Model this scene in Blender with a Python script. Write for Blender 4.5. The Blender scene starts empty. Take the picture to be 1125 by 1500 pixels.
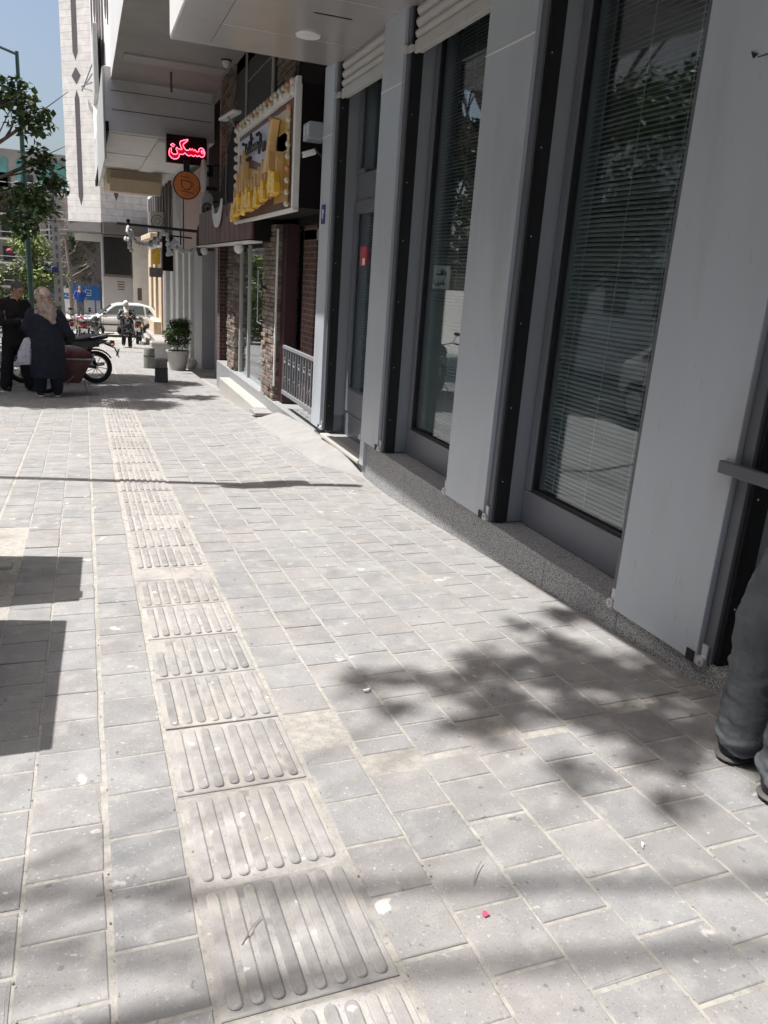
import bpy, bmesh, math, random
from mathutils import Vector, Matrix, Quaternion, noise
from math import sin, cos, pi, radians, sqrt, atan2, floor
S = bpy.context.scene
C = S.collection
RND = random.Random(7)
# ------------------------------------------------------------------ camera
cam = bpy.data.cameras.new('camera'); camo = bpy.data.objects.new('camera', cam); C.objects.link(camo)
cam.sensor_fit = 'VERTICAL'; cam.sensor_height = 24.0; cam.lens = 1138.0/1500.0*24.0
cam.clip_start = 0.05; cam.clip_end = 2000
camo.matrix_world = Matrix(((0.93545492, 0.03795402, -0.3514023, 0), (-0.34680244, 0.29042401, -0.89184189, 0),
                            (0.06820668, 0.95614506, 0.28484112, 0), (0, 0, 0, 1)))
S.camera = camo
# ------------------------------------------------------------------ light
SUN = Vector((-1.0, 0.27, 2.35)).normalized()
S.view_settings.view_transform = 'Standard'; S.view_settings.look = 'None'; S.view_settings.gamma = 1
S.view_settings.exposure = 0.68
w = bpy.data.worlds.new('World'); S.world = w; w.use_nodes = True
nt = w.node_tree; sky = nt.nodes.new('ShaderNodeTexSky'); sky.sky_type = 'NISHITA'; sky.sun_disc = False
sky.sun_elevation = math.asin(SUN.z); sky.sun_rotation = math.atan2(SUN.x, SUN.y)
sky.air_density = 1.0; sky.dust_density = 4.2; sky.ozone_density = 1.0
bg = nt.nodes['Background']; bg.inputs['Strength'].default_value = 0.10
nt.links.new(sky.outputs[0], bg.inputs[0])
sl = bpy.data.lights.new('sun', 'SUN'); sl.energy = 4.9; sl.angle = radians(0.5); sl.color = (1, 0.975, 0.945)
so = bpy.data.objects.new('sun', sl); C.objects.link(so); so.rotation_euler = SUN.to_track_quat('Z', 'Y').to_euler()
so.location = (-10, 5, 30)

# ------------------------------------------------------------------ materials
def _n(m, t): return m.node_tree.nodes.new(t)
def mat(name, col, rough=0.6, metal=0.0, var=0.12, scale=4.0, bump=0.0, bscale=60.0, attr=None, col2=None, emit=None,
        spots=None, spec=0.5, detail=6, coat=0.0, stretch=None, streak=0.0):
    m = bpy.data.materials.new(name); m.use_nodes = True
    nd = m.node_tree.nodes; lk = m.node_tree.links; b = nd['Principled BSDF']
    b.inputs['Roughness'].default_value = rough; b.inputs['Metallic'].default_value = metal
    b.inputs['Specular IOR Level'].default_value = spec
    b.inputs['Coat Weight'].default_value = coat
    tc = _n(m, 'ShaderNodeTexCoord'); vec = tc.outputs['Object']
    if stretch:
        mp = _n(m, 'ShaderNodeMapping'); mp.inputs['Scale'].default_value = stretch; lk.new(vec, mp.inputs[0]); vec = mp.outputs[0]
    nz = _n(m, 'ShaderNodeTexNoise'); nz.inputs['Scale'].default_value = scale; nz.inputs['Detail'].default_value = detail
    nz.inputs['Roughness'].default_value = 0.62
    lk.new(vec, nz.inputs['Vector'])
    cr = _n(m, 'ShaderNodeValToRGB'); c = Vector(col)
    c2 = Vector(col2) if col2 else c
    a = [max(0, x*(1-var)) for x in c]; z = [min(1, x*(1+var)) for x in c2]
    cr.color_ramp.elements[0].position = 0.3; cr.color_ramp.elements[1].position = 0.7
    cr.color_ramp.elements[0].color = (*a, 1); cr.color_ramp.elements[1].color = (*z, 1)
    lk.new(nz.outputs[0], cr.inputs[0]); out = cr.outputs[0]
    if attr:
        at = _n(m, 'ShaderNodeAttribute'); at.attribute_name = attr
        mx = _n(m, 'ShaderNodeMix'); mx.data_type = 'RGBA'; mx.blend_type = 'MULTIPLY'; mx.inputs[0].default_value = 1
        lk.new(out, mx.inputs[6]); lk.new(at.outputs['Color'], mx.inputs[7]); out = mx.outputs[2]
    if spots:
        for (sc, lo, hi, scol, amt) in spots:
            n2 = _n(m, 'ShaderNodeTexNoise'); n2.inputs['Scale'].default_value = sc; n2.inputs['Detail'].default_value = 4
            lk.new(vec, n2.inputs['Vector'])
            r2 = _n(m, 'ShaderNodeMapRange'); r2.inputs[1].default_value = lo; r2.inputs[2].default_value = hi
            r2.inputs[3].default_value = 0; r2.inputs[4].default_value = amt
            lk.new(n2.outputs[0], r2.inputs[0])
            mx = _n(m, 'ShaderNodeMix'); mx.data_type = 'RGBA'; lk.new(r2.outputs[0], mx.inputs[0])
            lk.new(out, mx.inputs[6]); mx.inputs[7].default_value = (*scol, 1); out = mx.outputs[2]
    lk.new(out, b.inputs['Base Color'])
    if rough < 0.9:
        rr = _n(m, 'ShaderNodeMapRange'); rr.inputs[3].default_value = max(0, rough-0.06); rr.inputs[4].default_value = min(1, rough+0.1)
        lk.new(nz.outputs[0], rr.inputs[0]); lk.new(rr.outputs[0], b.inputs['Roughness'])
    if bump:
        n3 = _n(m, 'ShaderNodeTexNoise'); n3.inputs['Scale'].default_value = bscale; n3.inputs['Detail'].default_value = 5
        n3.inputs['Roughness'].default_value = 0.7
        lk.new(vec, n3.inputs['Vector'])
        bp = _n(m, 'ShaderNodeBump'); bp.inputs['Strength'].default_value = 1.0; bp.inputs['Distance'].default_value = bump
        lk.new(n3.outputs[0], bp.inputs['Height']); lk.new(bp.outputs[0], b.inputs['Normal'])
    if emit:
        b.inputs['Emission Color'].default_value = (*emit[0], 1); b.inputs['Emission Strength'].default_value = emit[1]
    return m
def glass(name, tint=(0.75, 0.82, 0.8), ior=1.5, rough=0.0):
    m = bpy.data.materials.new(name); m.use_nodes = True; nd = m.node_tree.nodes; lk = m.node_tree.links
    nd.remove(nd['Principled BSDF']); o = nd['Material Output']
    t = _n(m, 'ShaderNodeBsdfTransparent'); t.inputs[0].default_value = (*tint, 1)
    g = _n(m, 'ShaderNodeBsdfGlossy'); g.inputs['Roughness'].default_value = rough; g.inputs[0].default_value = (0.95, 0.97, 1, 1)
    ge = _n(m, 'ShaderNodeNewGeometry'); dt = _n(m, 'ShaderNodeVectorMath'); dt.operation = 'DOT_PRODUCT'
    lk.new(ge.outputs['Incoming'], dt.inputs[0]); lk.new(ge.outputs['Normal'], dt.inputs[1])
    ab = _n(m, 'ShaderNodeMath'); ab.operation = 'ABSOLUTE'; lk.new(dt.outputs['Value'], ab.inputs[0])
    su = _n(m, 'ShaderNodeMath'); su.operation = 'SUBTRACT'; su.inputs[0].default_value = 1; lk.new(ab.outputs[0], su.inputs[1])
    pw_ = _n(m, 'ShaderNodeMath'); pw_.operation = 'POWER'; pw_.inputs[1].default_value = 5; lk.new(su.outputs[0], pw_.inputs[0])
    f = _n(m, 'ShaderNodeMath'); f.operation = 'MULTIPLY_ADD'; f.inputs[1].default_value = 1-ior; f.inputs[2].default_value = ior; lk.new(pw_.outputs[0], f.inputs[0])
    tc = _n(m, 'ShaderNodeTexCoord'); nz = _n(m, 'ShaderNodeTexNoise'); nz.inputs['Scale'].default_value = 1.3; nz.inputs['Detail'].default_value = 1
    bp = _n(m, 'ShaderNodeBump'); bp.inputs['Distance'].default_value = 0.004; bp.inputs['Strength'].default_value = 1
    lk.new(tc.outputs['Object'], nz.inputs[0]); lk.new(nz.outputs[0], bp.inputs['Height']); lk.new(bp.outputs[0], g.inputs['Normal'])
    x = _n(m, 'ShaderNodeMixShader'); lk.new(f.outputs[0], x.inputs[0]); lk.new(t.outputs[0], x.inputs[1]); lk.new(g.outputs[0], x.inputs[2])
    lk.new(x.outputs[0], o.inputs[0]); return m
def emis(name, col, st):
    return mat(name, col, 0.5, 0, 0.0, emit=(col, st))
def brickmat(name, c1, c2, mortar, axis='x', bw=0.2, rh=0.06, ms=0.008, bump=0.01):
    m = bpy.data.materials.new(name); m.use_nodes = True; nd = m.node_tree.nodes; lk = m.node_tree.links; b = nd['Principled BSDF']
    b.inputs['Roughness'].default_value = 0.85
    tc = _n(m, 'ShaderNodeTexCoord'); sp = _n(m, 'ShaderNodeSeparateXYZ'); cb = _n(m, 'ShaderNodeCombineXYZ')
    lk.new(tc.outputs['Object'], sp.inputs[0])
    ad = _n(m, 'ShaderNodeMath'); ad.operation = 'ADD'; lk.new(sp.outputs[0], ad.inputs[0]); lk.new(sp.outputs[1], ad.inputs[1])
    lk.new(ad.outputs[0], cb.inputs[0]); lk.new(sp.outputs[2], cb.inputs[1])
    br = _n(m, 'ShaderNodeTexBrick'); br.inputs['Scale'].default_value = 1; br.inputs['Brick Width'].default_value = bw
    br.inputs['Row Height'].default_value = rh; br.inputs['Mortar Size'].default_value = ms; br.inputs['Bias'].default_value = -0.1
    br.inputs['Color1'].default_value = (*c1, 1); br.inputs['Color2'].default_value = (*c2, 1); br.inputs['Mortar'].default_value = (*mortar, 1)
    lk.new(cb.outputs[0], br.inputs[0])
    nz = _n(m, 'ShaderNodeTexNoise'); nz.inputs['Scale'].default_value = 3; nz.inputs['Detail'].default_value = 6; lk.new(tc.outputs['Object'], nz.inputs[0])
    mr = _n(m, 'ShaderNodeMapRange'); mr.inputs[3].default_value = 0.65; mr.inputs[4].default_value = 1.3; lk.new(nz.outputs[0], mr.inputs[0])
    mx = _n(m, 'ShaderNodeMix'); mx.data_type = 'RGBA'; mx.blend_type = 'MULTIPLY'; mx.inputs[0].default_value = 1
    lk.new(br.outputs[0], mx.inputs[6]); lk.new(mr.outputs[0], mx.inputs[7]); lk.new(mx.outputs[2], b.inputs['Base Color'])
    bp = _n(m, 'ShaderNodeBump'); bp.inputs['Distance'].default_value = bump; bp.invert = True
    lk.new(br.outputs['Fac'], bp.inputs['Height']); lk.new(bp.outputs[0], b.inputs['Normal'])
    return m

# pavers and ground
M = {}
M['paver'] = mat('paver', (0.248, 0.247, 0.246), 0.9, 0, 0.16, 7, 0.0035, 170, attr='tint', detail=10,
                 spots=[(1.7, 0.48, 0.68, (0.29, 0.275, 0.26), 0.7), (150, 0.60, 0.68, (0.13, 0.125, 0.125), 0.5), (95, 0.62, 0.70, (0.42, 0.40, 0.38), 0.6), (8, 0.69, 0.72, (0.50, 0.48, 0.46), 0.75), (3.3, 0.55, 0.70, (0.19, 0.18, 0.175), 0.6), (26, 0.68, 0.70, (0.10, 0.10, 0.10), 0.6), (14, 0.56, 0.70, (0.34, 0.325, 0.305), 0.5), (33, 0.70, 0.73, (0.48, 0.46, 0.44), 0.7)])
M['tactile'] = mat('tactile', (0.315, 0.306, 0.292), 0.9, 0, 0.2, 9, 0.0035, 150, attr='tint',
                   spots=[(5, 0.52, 0.7, (0.38, 0.345, 0.30), 0.7), (14, 0.60, 0.68, (0.17, 0.17, 0.18), 0.6), (120, 0.60, 0.68, (0.15, 0.14, 0.14), 0.4), (22, 0.69, 0.72, (0.55, 0.54, 0.52), 0.8)])
M['tacbar'] = mat('tactile_bar', (0.262, 0.256, 0.25), 0.88, 0, 0.25, 14, 0.0035, 150, attr='tint',
                  spots=[(6, 0.52, 0.66, (0.34, 0.315, 0.285), 0.75), (20, 0.67, 0.71, (0.55, 0.54, 0.52), 0.8)])
M['sand'] = mat('joint_sand', (0.34, 0.322, 0.292), 0.95, 0, 0.22, 30, 0.004, 200, spots=[(3, 0.55, 0.7, (0.20, 0.188, 0.175), 0.7), (90, 0.62, 0.68, (0.16, 0.145, 0.13), 0.6)])
M['soil'] = mat('soil', (0.27, 0.21, 0.155), 0.95, 0, 0.35, 18, 0.02, 45, spots=[(40, 0.6, 0.66, (0.62, 0.55, 0.45), 0.7)])
M['asphalt'] = mat('asphalt', (0.17, 0.168, 0.165), 0.9, 0, 0.2, 8, 0.004, 150)
M['cement'] = mat('cement', (0.29, 0.283, 0.272), 0.9, 0, 0.12, 5, 0.008, 60, spots=[(8, 0.62, 0.7, (0.3, 0.29, 0.27), 0.5)])
M['granite'] = mat('granite', (0.34, 0.345, 0.35), 0.55, 0, 0.0, 5, 0.002, 200,
                   spots=[(150, 0.52, 0.56, (0.08, 0.08, 0.085), 0.9), (120, 0.60, 0.64, (0.62, 0.62, 0.61), 0.8)])
M['marble'] = mat('marble', (0.46, 0.44, 0.41), 0.35, 0, 0.08, 4, 0.001, 90)
# bank
M['panel'] = mat('grey_panel', (0.46, 0.50, 0.55), 0.36, 0.12, 0.06, 2.2, spots=[(3.0, 0.56, 0.70, (0.36, 0.36, 0.37), 0.5), (60, 0.68, 0.71, (0.28, 0.28, 0.28), 0.35)], spec=0.5, stretch=(1, 1, 0.22), bump=0.0006, bscale=3)
M['rail'] = mat('grey_rail', (0.12, 0.13, 0.15), 0.4, 0.2, 0.05, 3)
M['black'] = mat('black_channel', (0.006, 0.007, 0.009), 0.6, 0, 0.3, 12)
M['frame'] = mat('window_frame', (0.155, 0.165, 0.195), 0.38, 0.1, 0.06, 3)
M['jamb'] = mat('jamb', (0.27, 0.295, 0.32), 0.38, 0.15, 0.04, 2)
M['glass'] = glass('window_glass', (0.88, 0.92, 0.92), 0.085)
M['blind'] = mat('blind_slat', (0.40, 0.44, 0.46), 0.5, 0, 0.05, 2)
M['cord'] = mat('cord', (0.6, 0.6, 0.6), 0.7)
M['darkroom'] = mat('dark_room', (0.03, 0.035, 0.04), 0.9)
M['shutter'] = mat('shutter', (0.48, 0.475, 0.46), 0.4, 0.05, 0.06, 4)
M['galv'] = mat('galvanised', (0.55, 0.56, 0.57), 0.4, 0.5, 0.1, 20)
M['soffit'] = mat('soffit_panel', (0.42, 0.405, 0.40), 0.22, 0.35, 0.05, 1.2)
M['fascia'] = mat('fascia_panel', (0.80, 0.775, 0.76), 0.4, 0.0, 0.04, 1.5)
M['lampglass'] = mat('downlight_glass', (0.75, 0.75, 0.72), 0.3, 0)
M['white'] = mat('white_paint', (0.72, 0.715, 0.70), 0.5, 0, 0.06, 5)
M['offwhite'] = mat('offwhite_render', (0.72, 0.705, 0.68), 0.8, 0, 0.08, 2, 0.003, 40, spots=[(1.2, 0.58, 0.72, (0.45, 0.43, 0.4), 0.4)])
M['upperdark'] = mat('upper_dark', (0.05, 0.05, 0.047), 0.7, 0, 0.2, 2)
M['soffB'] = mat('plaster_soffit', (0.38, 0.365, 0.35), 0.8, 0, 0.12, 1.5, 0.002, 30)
M['strip'] = mat('light_strip', (0.42, 0.41, 0.40), 0.6)
M['greyface'] = mat('grey_cladding', (0.60, 0.59, 0.60), 0.55, 0.0, 0.1, 1.2)
M['beige'] = mat('beige_stone', (0.58, 0.47, 0.34), 0.7, 0, 0.1, 4, 0.002, 40)
M['pink'] = mat('pink_panel', (0.44, 0.30, 0.27), 0.6, 0, 0.08, 3)
M['brick'] = brickmat('rough_brick', (0.17, 0.09, 0.065), (0.27, 0.19, 0.15), (0.30, 0.27, 0.24), bw=0.24, rh=0.075, ms=0.010, bump=0.02)
M['brickstone'] = mat('split_brick', (0.205, 0.165, 0.14), 0.9, 0, 0.35, 9, 0.012, 40, attr='tint')
M['mortar'] = mat('mortar', (0.30, 0.27, 0.24), 0.95, 0, 0.15, 20)
M['redbrick'] = brickmat('red_brick', (0.085, 0.035, 0.03), (0.13, 0.06, 0.05), (0.16, 0.14, 0.13), bw=0.22, rh=0.07, ms=0.008)
M['redpanel'] = mat('maroon_panel', (0.12, 0.055, 0.05), 0.5, 0, 0.15, 3)
M['redframe'] = mat('maroon_frame', (0.045, 0.014, 0.018), 0.5, 0, 0.2, 5)
M['teal'] = mat('teal_door', (0.10, 0.17, 0.165), 0.5, 0, 0.15, 3)
M['iron'] = mat('painted_iron', (0.24, 0.25, 0.27), 0.5, 0.2, 0.15, 20)
M['blackm'] = mat('black_metal', (0.012, 0.012, 0.013), 0.4, 0.1, 0.2, 10)
M['gold'] = mat('gold_letter', (0.85, 0.52, 0.05), 0.25, 0.35, 0.15, 6)
M['goldside'] = mat('letter_side', (0.66, 0.44, 0.20), 0.4, 0.1, 0.1, 6)
M['golddark'] = mat('gold_sheet', (0.42, 0.27, 0.05), 0.3, 0.4, 0.2, 5)
M['noticepaper'] = mat('notice_paper', (0.42, 0.48, 0.47), 0.6)
M['lilac'] = mat('lilac_sheet', (0.46, 0.47, 0.58), 0.4, 0, 0.05, 3)
M['bulb'] = mat('bulb', (0.62, 0.58, 0.48), 0.3, 0, 0.1, 5)
M['bulbred'] = mat('bulb_red', (0.62, 0.22, 0.18), 0.3)
M['bulbyel'] = mat('bulb_yellow', (0.50, 0.38, 0.18), 0.3)
M['neon'] = emis('neon_tube', (1.0, 0.10, 0.16), 5.0)
M['neonback'] = mat('neon_back', (0.16, 0.002, 0.014), 0.4, emit=((0.6, 0.0, 0.03), 0.35))
M['signblack'] = mat('sign_black', (0.014, 0.010, 0.011), 0.8, spec=0.15)
M['orange'] = mat('orange_disc', (0.78, 0.24, 0.06), 0.5, 0, 0.15, 9)
M['darkbrown'] = mat('dark_brown', (0.05, 0.018, 0.012), 0.5)
M['concrete'] = mat('concrete', (0.36, 0.35, 0.33), 0.9, 0, 0.14, 6, 0.005, 70)
M['bollard'] = mat('bollard_concrete', (0.20, 0.195, 0.185), 0.9, 0, 0.15, 8, 0.005, 70)
M['concreted'] = mat('concrete_dark', (0.09, 0.088, 0.088), 0.9, 0, 0.15, 6, 0.005, 70)
M['potwhite'] = mat('pot_white', (0.46, 0.45, 0.43), 0.6, 0, 0.06, 6)
M['leaf'] = mat('leaf_dark', (0.055, 0.10, 0.035), 0.45, 0, 0.4, 3, attr='tint', spec=0.4)
M['leafl'] = mat('leaf_light', (0.12, 0.17, 0.055), 0.5, 0, 0.35, 3, attr='tint', spec=0.4)
M['bark'] = mat('bark', (0.16, 0.13, 0.10), 0.9, 0, 0.35, 8, 0.02, 25)
M['twig'] = mat('dry_twig', (0.22, 0.19, 0.16), 0.9, 0, 0.3, 8)
M['stonewall'] = brickmat('stone_cladding', (0.74, 0.71, 0.68), (0.68, 0.64, 0.61), (0.50, 0.47, 0.45), bw=0.8, rh=0.30, ms=0.012, bump=0.004)
M['slot'] = mat('slot_dark', (0.10, 0.085, 0.09), 0.6)
M['darkband'] = mat('dark_band', (0.14, 0.13, 0.125), 0.7, 0, 0.15, 2)
M['lgrey'] = mat('light_grey_wall', (0.40, 0.395, 0.40), 0.8, 0, 0.06, 1.5)
M['winDark'] = mat('window_dark', (0.025, 0.03, 0.032), 0.2, 0)
M['blue'] = mat('blue_banner', (0.02, 0.13, 0.36), 0.6, 0, 0.25, 2)
M['bluesign'] = mat('blue_sign', (0.02, 0.035, 0.20), 0.5)
M['text'] = mat('white_text', (0.75, 0.75, 0.75), 0.6)
M['textb'] = mat('black_text', (0.02, 0.02, 0.02), 0.4)
M['farwall'] = mat('far_wall', (0.27, 0.255, 0.24), 0.8, 0, 0.15, 0.6)
M['farglass'] = mat('far_glass', (0.10, 0.26, 0.25), 0.15, 0, 0.3, 0.5)
M['green'] = mat('green_pole', (0.03, 0.07, 0.06), 0.5)
M['cloth_navy'] = mat('navy_cloth', (0.013, 0.016, 0.030), 0.9, 0, 0.2, 12, 0.004, 25)
M['cloth_black'] = mat('black_cloth', (0.010, 0.010, 0.012), 0.9, 0, 0.2, 12, 0.004, 25)
M['scarf'] = mat('beige_scarf', (0.30, 0.22, 0.18), 0.85, 0, 0.35, 18, 0.006, 25, col2=(0.42, 0.33, 0.28))
M['skin'] = mat('skin', (0.45, 0.26, 0.18), 0.5, 0, 0.08, 10)
M['hairgrey'] = mat('grey_hair', (0.12, 0.11, 0.10), 0.8, 0, 0.3, 40)
M['hairdark'] = mat('dark_hair', (0.02, 0.016, 0.013), 0.7)
M['jeans'] = mat('grey_jeans', (0.125, 0.137, 0.148), 1.0, 0, 0.25, 9, 0.004, 120, spec=0.1, spots=[(7, 0.5, 0.66, (0.18, 0.19, 0.20), 0.6)], stretch=(1, 1, 0.6))
M['shoe'] = mat('shoe', (0.012, 0.012, 0.014), 0.5)
M['sole'] = mat('sole', (0.10, 0.095, 0.09), 0.7)
M['plaid'] = mat('plaid', (0.03, 0.05, 0.16), 0.85, 0, 0.9, 18, col2=(0.25, 0.3, 0.45))
M['bluecloth'] = mat('blue_shirt', (0.02, 0.07, 0.33), 0.8)
M['floral'] = mat('floral_cloth', (0.02, 0.022, 0.025), 0.85, 0, 0.1, 16, spots=[(14, 0.52, 0.58, (0.32, 0.32, 0.32), 0.9)])
M['whitecloth'] = mat('white_cloth', (0.6, 0.59, 0.58), 0.85, 0, 0.1, 15)
M['bag'] = mat('plastic_bag', (0.50, 0.50, 0.58), 0.45, 0, 0.15, 15, 0.01, 20)
M['rubber'] = mat('rubber', (0.012, 0.012, 0.013), 0.75, 0, 0.2, 10)
M['chrome'] = mat('chrome', (0.6, 0.6, 0.61), 0.2, 0.9, 0.1, 8)
M['mblack'] = mat('moto_black', (0.012, 0.012, 0.014), 0.22, 0, 0.2, 5, coat=0.5)
M['mred'] = mat('moto_red', (0.20, 0.012, 0.02), 0.25, 0, 0.1, 5, coat=0.5)
M['seat'] = mat('seat_vinyl', (0.016, 0.016, 0.017), 0.45)
M['redlens'] = mat('red_lens', (0.22, 0.015, 0.02), 0.25)
M['carwhite'] = mat('car_white', (0.70, 0.70, 0.69), 0.3, 0, 0.02, 1, coat=0.6)
M['cargrey'] = mat('car_grey', (0.10, 0.11, 0.12), 0.3, 0.3, 0.02, 1, coat=0.6)
M['carglass'] = mat('car_glass', (0.10, 0.12, 0.12), 0.08, 0)
M['trim'] = mat('car_trim', (0.05, 0.05, 0.05), 0.6)
M['barrow'] = mat('rusty_barrow', (0.10, 0.045, 0.04), 0.6, 0, 0.35, 9)
M['cherry'] = mat('cherries', (0.09, 0.008, 0.012), 0.3, 0, 0.6, 40, 0.02, 35)
M['petal'] = mat('petal', (0.42, 0.06, 0.11), 0.7, 0, 0.5, 200)
M['paper'] = mat('paper', (0.75, 0.74, 0.72), 0.7)
M['redstick'] = mat('red_sticker', (0.45, 0.08, 0.10), 0.5)
M['cabinet'] = mat('cabinet_grey', (0.3, 0.32, 0.31), 0.5, 0.1)

# ------------------------------------------------------------------ helpers
def prof(y):
    P = [(-30, 0.3), (-10, -0.87), (0, -1.4), (14, -2.142), (30, -2.95), (38, -3.13), (50, -3.2), (900, -3.2)]
    for (a, za), (b, zb) in zip(P, P[1:]):
        if y <= b: return za + (zb-za)*(y-a)/(b-a)
    return P[-1][1]
def sst(a, b, x):
    t = min(1, max(0, (x-a)/(b-a))); return t*t*(3-2*t)
def G(x, y):
    z = prof(y)
    z += 0.09*sst(1.2, 2.3, x)*sst(5.6, 7.4, y)*(1-sst(9.3, 11.5, y))
    z += 0.028*min(1, max(0, (x-1.0)/1.3))*min(1, max(0, (5.0-y)/3.0))
    return z
class MB:
    def __init__(s): s.v = []; s.f = []; s.m = []; s.cm = 0; s.tint = None; s.vc = []; s.col = (1, 1, 1)
    def _a(s, vs, fs):
        o = len(s.v); s.v += [tuple(p) for p in vs]; s.f += [tuple(i+o for i in f) for f in fs]; s.m += [s.cm]*len(fs)
        s.vc += [s.col]*len(vs); return o
    def box(s, x0, y0, z0, x1, y1, z1):
        if x0 > x1: x0, x1 = x1, x0
        if y0 > y1: y0, y1 = y1, y0
        if z0 > z1: z0, z1 = z1, z0
        s._a([(x0,y0,z0),(x1,y0,z0),(x1,y1,z0),(x0,y1,z0),(x0,y0,z1),(x1,y0,z1),(x1,y1,z1),(x0,y1,z1)],
             [(0,3,2,1),(4,5,6,7),(0,1,5,4),(1,2,6,5),(2,3,7,6),(3,0,4,7)]); return s
    def obox(s, c, size, rot):   # oriented box
        hx, hy, hz = [q/2 for q in size]; vs = []
        for z in (-hz, hz):
            for (x, y) in ((-hx,-hy),(hx,-hy),(hx,hy),(-hx,hy)): vs.append(Vector(c)+rot @ Vector((x,y,z)))
        s._a(vs, [(0,3,2,1),(4,5,6,7),(0,1,5,4),(1,2,6,5),(2,3,7,6),(3,0,4,7)]); return s
    def prism(s, poly, axis, a, b):   # poly 2d ccw in the other two axes (x:(y,z) y:(x,z) z:(x,y))
        n = len(poly)
        def P(p, t): return (t, p[0], p[1]) if axis == 'x' else ((p[0], t, p[1]) if axis == 'y' else (p[0], p[1], t))
        vs = [P(p, a) for p in poly]+[P(p, b) for p in poly]
        s._a(vs, [tuple(range(n-1, -1, -1)), tuple(range(n, 2*n))]+[(i, (i+1) % n, n+(i+1) % n, n+i) for i in range(n)]); return s
    def tube(s, pts, r, n=8, cap=True, flat=None):
        pts = [Vector(p) for p in pts]; rs = r if isinstance(r, (list, tuple)) else [r]*len(pts)
        vs = []; up = None
        for i, p in enumerate(pts):
            d = (pts[min(i+1, len(pts)-1)]-pts[max(i-1, 0)]).normalized()
            if up is None:
                up = Vector((0,0,1)) if abs(d.z) < 0.9 else Vector((0,1,0))
            a = d.cross(up)
            if a.length < 1e-4: a = d.cross(Vector((1,0.3,0)))
            a.normalize(); b = a.cross(d).normalized(); up = b
            for k in range(n):
                t = 2*pi*k/n; q = a*cos(t)*rs[i] + b*sin(t)*rs[i]*(flat if flat else 1); vs.append(p+q)
        fs = []
        for i in range(len(pts)-1):
            for k in range(n):
                fs.append((i*n+k, i*n+(k+1) % n, (i+1)*n+(k+1) % n, (i+1)*n+k))
        if cap: fs += [tuple(range(n-1, -1, -1)), tuple((len(pts)-1)*n+k for k in range(n))]
        s._a(vs, fs); return s
    def lathe(s, profile, c=(0,0,0), n=24, axis='z', sx=1, sy=1):
        vs = []; L = len(profile)
        for (r, z) in profile:
            for k in range(n):
                t = 2*pi*k/n; a, b = r*cos(t)*sx, r*sin(t)*sy
                p = (a, b, z) if axis == 'z' else ((z, a, b) if axis == 'x' else (b, z, a))
                vs.append((p[0]+c[0], p[1]+c[1], p[2]+c[2]))
        fs = [(i*n+k, i*n+(k+1) % n, (i+1)*n+(k+1) % n, (i+1)*n+k) for i in range(L-1) for k in range(n)]
        fs += [tuple(range(n-1, -1, -1)), tuple((L-1)*n+k for k in range(n))]
        s._a(vs, fs); return s
    def sph(s, c, r, sc=(1,1,1), n=12, rot=None):
        m = max(6, n//2+2); vs = []; R = rot or Matrix.Identity(3)
        for i in range(1, m):
            ph = pi*i/m
            for k in range(n):
                t = 2*pi*k/n; vs.append(Vector(c)+R @ Vector((r*sc[0]*sin(ph)*cos(t), r*sc[1]*sin(ph)*sin(t), r*sc[2]*cos(ph))))
        vs.append(Vector(c)+R @ Vector((0,0,r*sc[2]))); vs.append(Vector(c)-R @ Vector((0,0,r*sc[2])))
        T = (m-1)*n; fs = [((i+1)*n+k, (i+1)*n+(k+1) % n, i*n+(k+1) % n, i*n+k) for i in range(m-2) for k in range(n)]
        fs += [(k, (k+1) % n, T) for k in range(n)] + [((m-2)*n+(k+1) % n, (m-2)*n+k, T+1) for k in range(n)]
        s._a(vs, fs); return s
    def torus(s, c, R, r, axis='y', n=28, k=8, fl=1.0):
        vs = []
        for i in range(n):
            t = 2*pi*i/n
            for j in range(k):
                u = 2*pi*j/k; q = R+r*cos(u); h = r*sin(u)*fl
                p = (q*cos(t), h, q*sin(t)) if axis == 'y' else ((h, q*cos(t), q*sin(t)) if axis == 'x' else (q*cos(t), q*sin(t), h))
                vs.append((p[0]+c[0], p[1]+c[1], p[2]+c[2]))
        s._a(vs, [(i*k+j, ((i+1) % n)*k+j, ((i+1) % n)*k+(j+1) % k, i*k+(j+1) % k) for i in range(n) for j in range(k)]); return s
    def limb(s, pts, rs, n=12, flat=None):
        s.tube(pts, rs, n, True, flat)
        for p, r in zip(pts, rs): s.sph(p, r, n=n)
        return s
    def rings(s, rings, n=None, cap=True):   # list of rings of points
        n = len(rings[0]); vs = [p for r in rings for p in r]
        fs = [(i*n+k, i*n+(k+1) % n, (i+1)*n+(k+1) % n, (i+1)*n+k) for i in range(len(rings)-1) for k in range(n)]
        if cap: fs += [tuple(range(n-1, -1, -1)), tuple((len(rings)-1)*n+k for k in range(n))]
        s._a(vs, fs); return s
    def quad(s, a, b, c, d): s._a([a, b, c, d], [(0,1,2,3)]); return s
    def xform(s, mt): s.v = [tuple(mt @ Vector(p)) for p in s.v]; return s
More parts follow.
